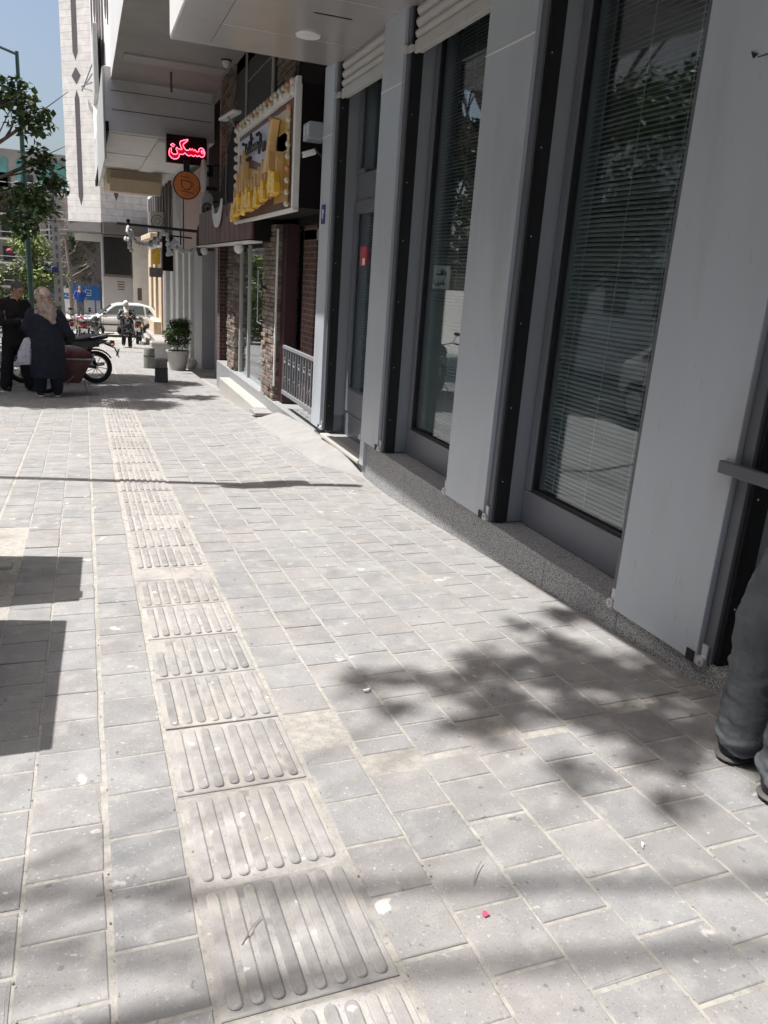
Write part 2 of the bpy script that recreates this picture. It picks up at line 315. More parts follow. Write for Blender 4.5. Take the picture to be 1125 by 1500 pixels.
    def build(s, name, m, parent=None, bevel=0, smooth=False, seg=2, tint=False, angle=40):
        me = bpy.data.meshes.new(name); me.from_pydata(s.v, [], s.f)
        ms = m if isinstance(m, (list, tuple)) else [m]
        for q in ms: me.materials.append(M[q] if isinstance(q, str) else q)
        if len(ms) > 1: me.polygons.foreach_set('material_index', s.m)
        if tint:
            at = me.color_attributes.new('tint', 'FLOAT_COLOR', 'POINT')
            fl = []
            for c in s.vc: fl += [c[0], c[1], c[2], 1]
            at.data.foreach_set('color', fl)
        me.validate(); me.update()
        bm = bmesh.new(); bm.from_mesh(me); bmesh.ops.recalc_face_normals(bm, faces=bm.faces) if len(bm.faces) < 60000 and not tint else None
        bm.to_mesh(me); bm.free()
        if smooth:
            me.polygons.foreach_set('use_smooth', [True]*len(me.polygons))
            me.set_sharp_from_angle(angle=radians(angle))
        o = bpy.data.objects.new(name, me); C.objects.link(o)
        if parent: o.parent = parent
        if bevel:
            b = o.modifiers.new('bevel', 'BEVEL'); b.width = bevel; b.segments = seg; b.limit_method = 'ANGLE'; b.angle_limit = radians(50)
        return o
def solid(mb, name, m, parent=None, voxel=0.012, sm=4, disp=0.0, dscale=8.0, amp_fn=None):
    """fuse overlapping primitives into ONE continuous skin"""
    me = bpy.data.meshes.new('tmp'); me.from_pydata(mb.v, [], mb.f)
    o = bpy.data.objects.new('tmp', me); C.objects.link(o)
    r = o.modifiers.new('r', 'REMESH'); r.mode = 'VOXEL'; r.voxel_size = voxel
    if sm: q = o.modifiers.new('s', 'SMOOTH'); q.factor = 0.5; q.iterations = sm
    dg = bpy.context.evaluated_depsgraph_get(); dg.update(); ev = o.evaluated_get(dg)
    nm = bpy.data.meshes.new_from_object(ev); bpy.data.objects.remove(o); bpy.data.meshes.remove(me)
    if disp:
        for v in nm.vertices:
            p = v.co; a = disp*(amp_fn(p) if amp_fn else 1)
            d = noise.noise(Vector((p.x*dscale*0.7, p.y*dscale*0.7, p.z*dscale*1.6)))+0.5*noise.noise(Vector((p.x*dscale*2, p.y*dscale*2, p.z*dscale*4)))
            v.co = p+v.normal*d*a
    nm.materials.clear(); nm.materials.append(M[m]); nm.name = name
    nm.polygons.foreach_set('use_smooth', [True]*len(nm.polygons))
    o = bpy.data.objects.new(name, nm); C.objects.link(o)
    if parent: o.parent = parent
    return o
def tag(o, label=None, cat=None, group=None, kind=None):
    if label: o['label'] = label
    if cat: o['category'] = cat
    if group: o['group'] = group
    if kind: o['kind'] = kind
    return o
def empty(name, loc, label, cat, group=None, rz=0):
    o = bpy.data.objects.new(name, None); C.objects.link(o); o.location = loc; o.rotation_euler = (0,0,rz); o.empty_display_size = 0.1
    return tag(o, label, cat, group)
def copy_tree(o, parent=None):
    c = o.copy(); C.objects.link(c)
    if parent is not None: c.parent = parent
    for ch in list(o.children): copy_tree(ch, c)
    return c
def zero(name, label, cat, group=None):      # thing whose parts are built in world coordinates
    return empty(name, (0,0,0), label, cat, group)

# ------------------------------------------------------------------ SETTING: ground
def ground_sheet():
    b = MB(); xs = [-200, -60, -20, -8, -2.6]; ys = [-25, -10, -4, 0, 2, 4, 5.5, 6, 6.5, 7, 7.5, 8.5, 9.5, 10.5, 11.5, 14, 18, 24, 30, 38, 50, 70, 110, 200, 500]
    xs2 = [-2.6+0.1*k for k in range(51)]+[3.2, 8, 60, 200]
    ysf = [-25, -10, -4, -2]+[-2+0.2*k for k in range(1, 71)]+[14, 18, 24, 30, 38, 50, 70, 110, 200, 500]
    for (X, dz) in ((xs2, -0.0032), (xs, -0.13)):
        ys = sorted(set(round(v, 4) for v in (ysf if X is xs2 else ys)))
        for i in range(len(X)-1):
            for j in range(len(ys)-1):
                a, c, e, g = X[i], X[i+1], ys[j], ys[j+1]
                b.quad((a,e,G(a,e)+dz),(c,e,G(c,e)+dz),(c,g,G(c,g)+dz),(a,g,G(a,g)+dz))
    return b
gs = ground_sheet()
o = gs.build('ground', 'sand'); tag(o, kind='structure')
def sheet(name, x0, x1, y0, y1, dz, m, step=2.0):
    b = MB(); n = max(1, int((y1-y0)/step))
    for k in range(n):
        a, c = y0+(y1-y0)*k/n, y0+(y1-y0)*(k+1)/n
        b.quad((x0,a,prof(a)+dz),(x1,a,prof(a)+dz),(x1,c,prof(c)+dz),(x0,c,prof(c)+dz))
    return tag(b.build(name, m), kind='structure')
sheet('road', -12, -2.75, -20, 60, -0.12, 'asphalt')
sheet('side_street', -2.75, 12, 33, 58, -0.010, 'asphalt')
b = MB()
for k in range(72):
    y = -8+k*0.6; b.quad
    v = [(-2.78,y,G(0,y)-0.16),(-2.6,y,G(0,y)-0.16),(-2.6,y,G(0,y)-0.004),(-2.78,y,G(0,y)-0.004)]
    y2 = y+0.59; v2 = [(p[0], y2, p[2]+G(0,y2)-G(0,y)) for p in v]
    b.rings([v, v2])
tag(b.build('kerb', 'concrete'), kind='structure')

# paving slabs, each a real bevelled slab with its own height, tilt and tone
def slab(b, x0, x1, y0, y1, rnd, h=0.0, bev=0.0028, lum=None, skew=0.0, tone=None):
    l = lum if lum else rnd.choice((0.93, 0.98, 1.0, 1.01, 1.04))*rnd.uniform(0.96, 1.04); pk = rnd.uniform(-0.01, 0.04)
    b.col = (l*(1+pk), l, l*(1-pk*0.5)) if tone is None else tone
    dz = h+rnd.gauss(0, 0.0007)+(0.004 if rnd.random() < 0.02 else 0); tx, ty = rnd.gauss(0, 0.0035), rnd.gauss(0, 0.0035); cx, cy = (x0+x1)/2, (y0+y1)/2
    def zz(x, y): return G(x, y)+dz+(x-cx)*tx+(y-cy)*ty
    j = [rnd.uniform(-0.0025, 0.0025) for _ in range(8)]
    q = [(x0+j[0], y0+j[1]), (x1+j[2], y0+j[3]), (x1+j[4], y1+j[5]), (x0+j[6], y1+j[7])]
    ins = [(q[0][0]+bev, q[0][1]+bev), (q[1][0]-bev, q[1][1]+bev), (q[2][0]-bev, q[2][1]-bev), (q[3][0]+bev, q[3][1]-bev)]
    for ci, (sx, sy) in enumerate(((1, 1), (-1, 1), (-1, -1), (1, -1))):
        if rnd.random() < 0.10: ins[ci] = (ins[ci][0]+sx*rnd.uniform(0.004, 0.022), ins[ci][1]+sy*rnd.uniform(0.002, 0.014))
    vs = [(x, y, zz(x, y)) for x, y in ins]+[(x, y, zz(x, y)-bev*0.8) for x, y in q]+[(x, y, zz(x, y)-0.03) for x, y in q]
    fs = [(0,1,2,3)]+[(4+k, 4+(k+1) % 4, (k+1) % 4, k) for k in range(4)]+[(8+k, 8+(k+1) % 4, 4+(k+1) % 4, 4+k) for k in range(4)]
    b._a(vs, fs)
rnd = random.Random(3)
b = MB()
PIT = (-0.93, -0.37, 3.75, 5.19)
def column(xa, xb, y0, y1, pitch=0.205, jx=0.012, jy=0.010, off=0.0):
    y = y0+off
    while y < y1:
        a, c = max(y, y0), min(y+pitch, y1); y += pitch
        if c-a < 0.05: continue
        if xb < -0.3 and not (c < PIT[2] or a > PIT[3] or xb <= PIT[0] or xa >= PIT[1]): continue
        if 3.0 > xa > 0.55 and 1.9 < a < 2.25 and rnd.random() < 0.07: continue
        slab(b, xa+jx/2, xb-jx/2, a+jy/2, c-jy/2, rnd)
Y1 = 32.9
for i in range(-14, 1):                       # left of the tactile strip
    xa = 0.2+(i-1)*0.195; wob = rnd.uniform(-0.006, 0.006)
    column(xa+wob, xa+0.195+wob, -1.0, Y1, off=-(0.1 if i % 2 else 0.0)+rnd.uniform(-0.02, 0.02))
for i in range(0, 9):                        # right of it: a broken course line at y = 2
    xa = 0.61+i*0.195
    brk = 2.02+0.012*i+rnd.uniform(-0.04, 0.04)+(0.16 if i in (0,) else 0)
    sh = -0.015
    column(max(0.61, xa+sh), min(xa+0.195+sh, 2.298), -1.0, brk-0.012, off=-(0.105 if i % 2 else 0.0), jx=0.010)
    column(xa, min(xa+0.195, 2.298), brk+0.018, Y1, off=-(0.1 if i % 2 else 0.0)+rnd.uniform(-0.02, 0.02))
for i in range(9, 12):                       # beyond the bank the walk widens
    xa = 0.61+i*0.195; column(xa, xa+0.195, 13.9, Y1, off=-(0.1 if i % 2 else 0.0))
pv = b.build('pavement', 'paver', tint=True); tag(pv, kind='structure')
# tactile strip
b = MB(); c = MB(); y = -0.785
while y < Y1-0.4:
    if 4.0 < y < 4.2:
        slab(b, 0.205, 0.398, y+0.004, y+0.196, rnd, -0.001); slab(b, 0.405, 0.598, y+0.004, y+0.196, rnd, -0.001); y += 0.2; continue
    h0 = rnd.uniform(-0.002, 0.003); st = rnd.getstate()
    tn = rnd.uniform(0.9, 1.1)
    x0, x1, y0, y1 = 0.206, 0.598, y+0.006, y+0.394
    slab(b, x0, x1, y0, y1, random.Random(int(y*97)), h0, lum=tn)
    nb = 8
    for k in range(nb):
        bx = x0+0.012+(x1-x0-0.024)*(k+0.5)/nb+rnd.uniform(-.001, .001); r = 0.0155*rnd.uniform(0.9, 1.05); ya, yb = y0+0.012+rnd.uniform(0, .006), y1-0.012-rnd.uniform(0, .006)
        if rnd.random() < 0.05: yb -= rnd.uniform(0.03, 0.2)
        ring = []
        for s_ in range(6): t = pi+pi*s_/5; ring.append((bx+r*cos(t), ya+r+r*sin(t)))
        for s_ in range(6): t = pi*s_/5; ring.append((bx+r*cos(t), yb-r+r*sin(t)))
        l = tn*rnd.uniform(0.85, 1.12); c.col = (l*1.02, l, l*0.99); n = len(ring)
        top = 0.0062+h0; cx, cy = bx, (ya+yb)/2
        vs = [(cx+(p[0]-cx)*0.72, cy+(p[1]-cy)*0.985, G(p[0], p[1])+top) for p in ring]+[(p[0], p[1], G(p[0], p[1])+top-0.003) for p in ring]+[(p[0], p[1], G(p[0], p[1])-0.006+h0) for p in ring]
        c._a(vs, [tuple(range(n))]+[(n+i, n+(i+1) % n, (i+1) % n, i) for i in range(n)]+[(2*n+i, 2*n+(i+1) % n, n+(i+1) % n, n+i) for i in range(n)])
    y += 0.4
tag(b.build('tactile_paving', 'tactile', tint=True), kind='structure')
tag(c.build('tactile_ribs', 'tacbar', tint=True), kind='structure')
# cement apron sloping to the bank door
b = MB(); N = 26; K = 7
rows = []
for i in range(N+1):
    y = 6.15+(10.35-6.15)*i/N; e = sst(6.15, 7.0, y)*(1-sst(10.0, 10.35, y)); wd = 0.02+0.34*e+0.012*noise.noise(Vector((y*3, 0, 0)))
    row = []
    for k in range(K+1):
        t = k/K; x = 2.34-wd*(1-t); z = G(x, y)-0.014+0.02*e*sst(0, .15, t)+(0.10*e)*t
        row.append((x, y, z+0.004*noise.noise(Vector((x*9, y*9, 0)))))
    rows.append(row)
for i in range(N):
    for k in range(K): b.quad(rows[i][k], rows[i][k+1], rows[i+1][k+1], rows[i+1][k])
tag(b.build('cement_apron', 'cement', smooth=True), kind='structure')

# tree pit
b = MB(); n = 10
for i in range(n):
    for j in range(n*2):
        x0_, x1_ = PIT[0]+(PIT[1]-PIT[0])*i/n, PIT[0]+(PIT[1]-PIT[0])*(i+1)/n; y0_, y1_ = PIT[2]+(PIT[3]-PIT[2])*j/(2*n), PIT[2]+(PIT[3]-PIT[2])*(j+1)/(2*n)
        f_ = lambda x, y: (x, y, G(x, y)-0.012+0.008*noise.noise(Vector((x*12, y*12, 1))))
        b.quad(f_(x0_,y0_), f_(x1_,y0_), f_(x1_,y1_), f_(x0_,y1_))
tag(b.build('soil', 'soil', smooth=True), kind='structure')
b = MB(); b.box(-0.66, 4.36, G(0,4.4)-0.02, -0.42, 4.47, G(0,4.4)+0.02)
tag(b.build('kerb_stone', 'concrete', bevel=0.015), 'loose grey concrete block lying in the soil of the tree pit', 'stone block')
# litter
def litter(name, m, x, y, sx, sy, sz, label, cat, rz=0.4):
    b = MB(); b.sph((0,0,0), 1, (sx, sy, sz), n=8); b.xform(Matrix.Translation((x, y, G(x, y)+sz+0.002)) @ Matrix.Rotation(rz, 4, 'Z'))
    for i, v in enumerate(b.v): b.v[i] = (v[0]+0.7*sx*noise.noise(Vector(v)*90), v[1]+0.7*sx*noise.noise(Vector(v)*110+Vector((5,1,2))), v[2]+0.5*sz*noise.noise(Vector(v)*170))
    return tag(b.build(name, m, smooth=True), label, cat)
litter('dry_leaf', 'paper', 0.975, 2.515, 0.016, 0.009, 0.006, 'small pale dry leaf lying at the edge of the tree shadow', 'leaf')
litter('petal', 'petal', 0.864, 1.324, 0.013, 0.009, 0.002, 'crushed pinkish red petal lying on a grey paver', 'petal')
litter('cigarette_butt', 'paper', 1.407, 1.42, 0.013, 0.004, 0.004, 'short white cigarette butt lying on a paver', 'cigarette butt', 1.2)
for nm, (px_, py_), l_ in (('twig', (0.311, 1.431), 'thin curved dry twig lying across the ribs of the tactile paving'), ('twig', (0.911, 1.456), 'thin straight dry twig lying on a paver near the red petal')):
    b = MB(); b.tube([(px_-0.03, py_-0.03, G(px_,py_)+0.011), (px_, py_+0.01, G(px_,py_)+0.014), (px_+0.028, py_+0.035, G(px_,py_)+0.012)], 0.0012, 5)
    tag(b.build(nm, 'twig'), l_, 'twig')
b = MB()
for k in range(500):
    x = rnd.choice([0.2+0.195*rnd.randint(-3, 0), 0.6+0.195*rnd.randint(0, 8)])+rnd.gauss(0, 0.012); y = 0.7+rnd.random()**1.5*6
    if x > 2.25: continue
    r = rnd.uniform(0.0012, 0.0035); b.sph((x, y, G(x,y)+0.001), r, (1, 1, 0.7), n=5)
tag(b.build('grit', 'sand'), 'pale grit scattered along the paver joints', 'grit', kind='stuff')

# ------------------------------------------------------------------ BANK
bank = zero('bank_building', 'grey metal clad bank front with tall windows between flat pillars', 'building')
ZT = 1.93
PIL = [(0.15, 0.62), (2.21, 2.76), (4.10, 4.66), (6.04, 6.48), (7.81, 8.14)]
for i, (a, c_) in enumerate(PIL):
    zb = {1: -1.403, 4: -1.545}.get(i, -1.378)
    b = MB(); b.box(2.275, a, zb, 2.35, c_, ZT)
    if i == 3:
        b.box(2.275, c_-0.10, -1.60, 2.35, c_, zb)
    p = b.build('pillar', 'panel', bank, bevel=0.004)
    b = MB(); b.box(2.406, a-0.075, -1.38, 2.9, c_+0.045, ZT+0.3); b.build('pillar_core', 'jamb', p)
    # thin seam line
    zs = {1: 1.12, 2: 1.30, 3: 1.415, 4: 1.30}.get(i, 1.2)
    b = MB(); b.box(2.2725, a-0.001, zs, 2.276, c_+0.001, zs+0.008); b.build('seam', 'white', p)
    # guides
    for (ga, gb, sgn) in ((a-0.058, a-0.004, 1), (c_+0.004, c_+0.05, -1)):
        if i == 4 and sgn == -1: continue
        b = MB(); b.box(2.30, ga, zb+0.0, 2.33, gb, ZT)
        g = b.build('shutter_guide', 'rail', bank, bevel=0.003)
        b = MB(); b.box(2.331, ga-(0.02 if sgn == 1 else 0), zb-0.003, 2.405, gb, ZT); 
        b.box(2.318, ga-0.018 if sgn == 1 else gb, zb, 2.3305, ga-0.001 if sgn == 1 else gb+0.012, ZT)
        b.build('channel', 'black', g)
        for k in range(7): MB().sph((2.345, ga-0.021 if sgn == 1 else gb+0.012, zb+0.25+k*0.47+rnd.uniform(-.04,.04)), 0.004, n=6).build('screw', 'galv', g)
        # bottom lug
        yc = ga+0.03 if sgn == 1 else gb-0.03
        b = MB(); b.box(2.286, yc-0.016, zb+0.0, 2.298, yc+0.016, zb+0.09); b.lathe([(0.024, 0), (0.024, 0.02)], (2.272, yc+0.005, zb+0.018), 14, 'x')
        b.lathe([(0.010, 0), (0.010, 0.03)], (2.262, yc+0.005, zb+0.018), 10, 'x')
        b.build('lock_lug', 'galv', bank, bevel=0.002)
        if sgn == 1:
            b = MB(); b.box(2.2695, a+0.006, zb-0.002, 2.274, a+0.05, zb+0.045); b.build('notch', 'black', bank)
    for ya in (a+0.012,):
        pass
# chip and screw hole on the near pillar
b = MB(); b.prism([(2.47, 0.86), (2.505, 0.875), (2.49, 0.85)], 'x', 2.270, 2.2745); b.box(2.272, 2.30, 0.848, 2.2746, 2.47, 0.851); b.build('scratch', 'blackm', bank)
# granite plinth
for (a, c_) in ((-0.6, 0.55), (0.553, 1.7), (1.703, 2.75), (2.753, 3.40), (3.403, 4.55), (4.553, 5.45), (5.453, 6.44)):
    b = MB(); b.box(2.302, a, -1.95, 2.62, c_, -1.388); b.build('plinth', 'granite', bank, bevel=0.005)
b = MB(); b.box(2.31, 6.442, -2.1, 2.80, 8.12, -1.612); b.build('plinth', 'granite', bank, bevel=0.004)
b = MB(); b.box(2.262, 6.49, -1.608, 2.36, 7.74, -1.572); b.build('threshold', 'marble', bank, bevel=0.008)
b = MB(); b.box(2.365, 6.47, -1.61, 3.2, 7.83, -1.58); b.build('entry_floor', 'granite', bank)
# windows
def window(a, c_, zb=-1.385, zt=ZT+0.2, slats=True, ph=0.0):
    f = 0.07; X = 2.50
    b = MB(); b.box(X, a, zb, X+0.07, c_, zb+0.215); b.box(X, c_-f, zb+0.217, X+0.07, c_, zt); b.box(X, a, zb+0.217, X+0.07, a+f, zt); b.box(X, a+f, zt-0.1, X+0.07, c_-f, zt)
    fr = b.build('window', 'frame', bank, bevel=0.004)
    b = MB(); e = 0.02
    b.box(X+0.012, a+f, zb+0.217, X+0.045, c_-f, zb+0.217+e); b.box(X+0.012, c_-f-e, zb+0.24, X+0.045, c_-f-0.001, zt-0.11); b.box(X+0.012, a+f+0.001, zb+0.24, X+0.045, a+f+e, zt-0.11)
    b.build('glazing_bead', 'black', fr)
    b = MB(); b.box(X+0.03, a+f+0.004, zb+0.222, X+0.036, c_-f-0.004, zt-0.1); b.build('pane', 'glass', fr)
    b = MB(); z = zb+0.25; k = 0
    while z < zt-0.1:
        tilt = 0.0105+0.002*sin(z*3+ph)+0.0012*sin(z*37+ph)
        w0 = 0.0015*noise.noise(Vector((z*11, ph, 0)))
        N_ = 5; ya, yb = a+f+0.03, c_-f-0.02
        pr = None
        for q in range(N_+1):
            y = ya+(yb-ya)*q/N_; dz = w0+0.0022*sin(y*5+z*2+ph)
            cur = [(X+0.075, y, z-tilt+dz), (X+0.0865, y, z+0.0015+dz), (X+0.098, y, z+tilt*0.75+dz)]
            if pr:
                b.quad(pr[0], cur[0], cur[1], pr[1]); b.quad(pr[1], cur[1], cur[2], pr[2])
            pr = cur
        z += 0.0245
    bl = b.build('blind', 'blind', fr, smooth=True)
    b = MB()
    for t in (0.12, 0.42, 0.74):
        y = c_-f-(c_-a-2*f)*t; b.box(X+0.072, y-0.0012, zb+0.24, X+0.0735, y+0.0012, zt-0.1)
    b.build('blind_cord', 'cord', bl)
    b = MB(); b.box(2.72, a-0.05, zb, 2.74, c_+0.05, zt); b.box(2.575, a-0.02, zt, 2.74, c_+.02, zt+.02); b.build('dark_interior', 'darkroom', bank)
    return fr
window(2.81, 4.02, ph=1.0)
window(4.71, 5.96, ph=2.3)
window(0.67, 2.13, ph=4.0)
# entrance door bay
b = MB(); X = 2.52
b.box(X, 7.74, -1.58, X+0.06, 7.80, 2.1); b.box(X, 6.48, -1.58, X+0.06, 6.56, 2.1); b.box(X, 6.56, -1.58, X+0.06, 7.74, -1.34)
b.box(X, 6.56, -1.338, X+0.055, 7.74, -1.08); b.box(X, 6.56, 0.70, X+0.05, 7.74, 0.96)
dr = b.build('door', 'frame', bank, bevel=0.004)
b = MB(); b.box(X-0.012, 7.64, -1.32, X+0.02, 7.74, 0.72); b.box(X-0.012, 6.56, -1.32, X+0.02, 6.66, 0.72); b.box(X-0.012, 6.662, -1.32, X+0.02, 7.638, -1.09)
b.box(X-0.012, 6.66, 0.60, X+0.02, 7.64, 0.72); b.box(X-0.01, 7.66, 0.96, X+0.02, 7.74, 2.0); b.box(X-0.012, 7.5, 0.962, X+0.018, 7.655, 1.0); b.build('door_leaf', 'frame', dr, bevel=0.004)
b = MB(); b.box(X+0.022, 6.6, -1.09, X+0.028, 7.7, 0.60); b.build('pane', 'glass', dr)
b = MB(); b.box(X+0.022, 6.6, 0.98, X+0.028, 7.7, 2.0); b.build('pane', 'glass', dr)
b = MB(); b.box(X-0.001, 7.34, 0.12, X+0.02, 7.50, 0.30); b.build('sticker', 'redstick', dr)
b = MB(); b.box(X-0.003, 7.35, 0.13, X-0.0015, 7.42, 0.19); b.build('sticker_label', 'paper', dr)
b = MB(); z = -1.05
while z < 0.58: b.box(X+0.08, 6.62, z, X+0.10, 7.6, z+0.004); z += 0.0245
b.build('blind', 'blind', dr)
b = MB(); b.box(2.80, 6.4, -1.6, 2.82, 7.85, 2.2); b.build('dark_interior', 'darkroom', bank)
b = MB(); b.box(2.353, 7.80, -1.58, 2.9, 7.83, 2.1); b.box(2.353, 6.445, -1.58, 2.9, 6.475, 2.1); b.build('door_reveal', 'jamb', bank)
# rolled shutters
for (a, c_) in ((0.66, 2.09), (2.80, 3.97), (4.70, 5.91), (6.50, 7.69)):
    zb = 1.60 if a > 4 else 1.58; poly = [(2.335, zb), (2.335, zb+0.085)]; z = zb+0.085
    while z < ZT-0.01:
        for (dx, dz) in ((-0.018, 0.012), (-0.028, 0.035), (-0.02, 0.055), (0.0, 0.068)): poly.append((2.335+dx, z+dz))
        z += 0.075
    poly = [p for p in poly if p[1] < ZT-0.002]+[(2.335, ZT-0.001), (2.375, ZT-0.001), (2.375, zb)]
    b = MB(); b.prism(poly, 'y', a, c_); sh = b.build('roller_shutter', 'shutter', bank, smooth=True, angle=60)
    b = MB(); b.box(2.31, a, zb-0.01, 2.333, c_, zb+0.07); b.build('bottom_bar', 'shutter', sh, bevel=0.003)
    b = MB(); b.box(2.282, c_+0.0, zb+0.005, 2.309, c_+0.09, zb+0.045); b.lathe([(0.03, 0), (0.03, 0.012)], (2.27, c_+0.09, zb+0.03), 12, 'x'); b.build('lug', 'shutter', sh)
# overhanging upper storeys
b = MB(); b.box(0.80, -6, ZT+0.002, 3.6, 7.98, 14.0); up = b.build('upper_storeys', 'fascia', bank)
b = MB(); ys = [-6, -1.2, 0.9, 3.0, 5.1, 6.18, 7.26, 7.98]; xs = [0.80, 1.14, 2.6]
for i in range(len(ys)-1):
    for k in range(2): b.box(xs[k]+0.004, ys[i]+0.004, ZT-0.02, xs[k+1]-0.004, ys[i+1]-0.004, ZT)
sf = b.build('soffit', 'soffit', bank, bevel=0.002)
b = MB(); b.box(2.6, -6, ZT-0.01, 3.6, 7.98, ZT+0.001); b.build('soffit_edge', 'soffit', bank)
b = MB()
for i in range(1, len(ys)-1): b.box(1.144, ys[i]-0.003, ZT-0.0185, 2.6, ys[i]+0.003, ZT-0.017)
b.build('joint_strip', 'white', sf)
b = MB(); b.box(1.72, 6.53, ZT-0.0235, 2.02, 6.55, ZT-0.021); b.build('vent_slot', 'blackm', sf)
for (x, y) in ((1.83, 7.13), (1.83, 5.0), (1.83, 2.6)):
    b = MB(); b.lathe([(0.105, 0), (0.10, -0.012), (0.08, -0.014)], (x, y, ZT-0.0205), 24); dl = b.build('downlight', 'white', bank, smooth=True)
    b = MB(); b.lathe([(0.078, 0), (0.078, -0.003)], (x, y, ZT-0.0355), 24); b.build('lamp_glass', 'lampglass', dl)
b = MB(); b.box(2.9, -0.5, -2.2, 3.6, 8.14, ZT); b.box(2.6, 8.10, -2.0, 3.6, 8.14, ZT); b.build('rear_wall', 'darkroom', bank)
# lock bar on the near pillar
lb = MB(); lb.box(2.232, 0.9, -0.612, 2.258, 2.245, -0.563); t = tag(lb.build('lock_bar', 'rail', bevel=0.004), 'flat grey metal bar fixed across the black shutter channel by the man', 'bar')
b = MB(); b.box(2.2625, 2.20, -0.60, 2.2745, 2.25, -0.56); b.build('bracket', 'galv', t)
# notice hanging inside the window
nt_ = zero('notice', 'small pale notice with two lines of black handwriting hung in the window', 'notice')
b = MB(); b.box(2.558, 5.50, -0.03, 2.563, 5.80, 0.14); b.build('board', 'noticepaper', nt_)
SCR = ((0.0, 0.0, 0.06, 0.03), (0.07, 0.02, 0.03, -0.02), (0.11, -0.01, 0.04, 0.035), (0.16, 0.01, 0.05, 0.0), (0.22, 0.0, 0.03, 0.03))
def scribble(parent, x, y0, z0, s, m, name='lettering', seed=0, n=9, r=0.0025, dirn=-1, axis='x'):
    """short joined strokes, dots and ascenders like handwriting"""
    rr = random.Random(seed); b = MB(); y = 0
    for k in range(n):
        w_ = s*rr.uniform(0.5, 1.1); h_ = s*rr.choice((0.4, 0.9, 1.5, -0.6))
        P = [(y, 0), (y+w_*0.3, h_), (y+w_*0.6, s*0.1), (y+w_, 0)]
        if axis == 'x': pts = [(x, y0+dirn*p[0], z0+p[1]) for p in P]
        else: pts = [(y0+dirn*p[0], x, z0+p[1]) for p in P]
        b.tube(pts, r, 5)
        if rr.random() < 0.5:
            q = (y+w_*0.5, -s*0.6 if rr.random() < .5 else s*1.1)
            b.sph((x, y0+dirn*q[0], z0+q[1]) if axis == 'x' else (y0+dirn*q[0], x, z0+q[1]), r*1.3, n=6)
        y += w_*rr.choice((0.95, 0.95, 1.3))
    return b.build(name, m, parent)
scribble(nt_, 2.556, 5.74, 0.07, 0.026, 'textb', seed=4, n=8)
scribble(nt_, 2.556, 5.77, 0.0, 0.024, 'textb', seed=9, n=10)
# number plaque
np_ = zero('number_plaque', 'tiny blue house number plaque on the narrow pillar by the brick shop', 'plaque')
b = MB(); b.box(2.266, 7.93, 0.50, 2.274, 8.05, 0.68); b.build('plate', 'bluesign', np_)
b = MB(); b.tube([(2.264, 7.99, 0.55), (2.264, 7.99, 0.64), (2.264, 7.965, 0.62), (2.264, 7.965, 0.60), (2.264, 7.985, 0.60)], 0.006, 6); b.build('numeral', 'text', np_)
# meter box and camera on the last pillar
mb_ = zero('junction_box', 'grey electrical box with two small labels high on the narrow pillar', 'electrical box')
b = MB(); b.box(2.14, 8.15, 1.29, 2.33, 8.40, 1.45); b.build('case', 'jamb', mb_, bevel=0.008)
b = MB(); b.box(2.135, 8.17, 1.33, 2.1385, 8.25, 1.42); b.build('label', 'lilac', mb_); MB().box(2.135, 8.29, 1.33, 2.1385, 8.37, 1.42).build('label', 'lilac', mb_)
cc = zero('security_camera', 'white security camera bracketed under the grey electrical box', 'camera')
b = MB(); b.obox((2.17, 8.26, 1.17), (0.14, 0.07, 0.055), Matrix.Rotation(-0.35, 3, 'Y')); b.build('housing', 'white', cc, bevel=0.01)
b = MB(); b.tube([(2.3, 8.2, 1.14), (2.22, 8.24, 1.22), (2.2, 8.25, 1.19)], 0.012, 8); b.build('bracket', 'blackm', cc)
b = MB(); b.lathe([(0.022, 0), (0.022, -0.012)], (2.103, 8.26, 1.146), 12, 'x'); b.build('lens', 'blackm', cc)
# ------------------------------------------------------------------ BRICK FRONTED SHOP
shop = zero('brick_shop', 'narrow shop front with split brick piers, glass door and maroon canopy boards', 'shop')
def brick_pier(x0, x1, y0, y1, z0, z1, name='brick_pier', parent=None, rh=0.062, seed=1):
    r = random.Random(seed); b = MB(); z = z0; k = 0
    while z < z1:
        h = rh*r.uniform(0.85, 1.15); n = max(1, int(round((y1-y0)/0.30))); off = (k % 2)*0.5
        cuts = [y0]+[y0+(y1-y0)*(q+off+r.uniform(-.1, .1))/n for q in range(n+1)]+[y1]
        cuts = sorted(c for c in set(min(y1, max(y0, c)) for c in cuts))
        for a, c in zip(cuts, cuts[1:]):
            if c-a < 0.03: continue
            l = r.uniform(0.6, 1.35); p = r.uniform(-0.1, 0.12); b.col = (l*(1+p), l, l*(1-p*0.6))
            jx = r.uniform(0, 0.028); b.box(x0-jx, a+0.004-(r.uniform(0, .02) if a == y0 else 0), z+0.004, x1, c-0.004, min(z+h, z1)-0.004)
        z += h; k += 1
    p = b.build(name, 'brickstone', parent or shop, tint=True, bevel=0.006, seg=1)
    b = MB(); b.box(x0+0.012, y0+0.012, z0, x1-0.01, y1-0.012, z1); b.build('mortar_bed', 'mortar', p)
    return p
brick_pier(2.43, 2.75, 10.72, 11.50, -1.86, 0.62, seed=1)
brick_pier(2.46, 2.80, 13.95, 14.75, -1.80, 0.40, seed=2)
brick_pier(2.60, 2.90, 15.02, 16.50, 0.5, 3.40, seed=3)
brick_pier(2.62, 2.92, 10.75, 11.75, 1.6, 3.40, seed=4)
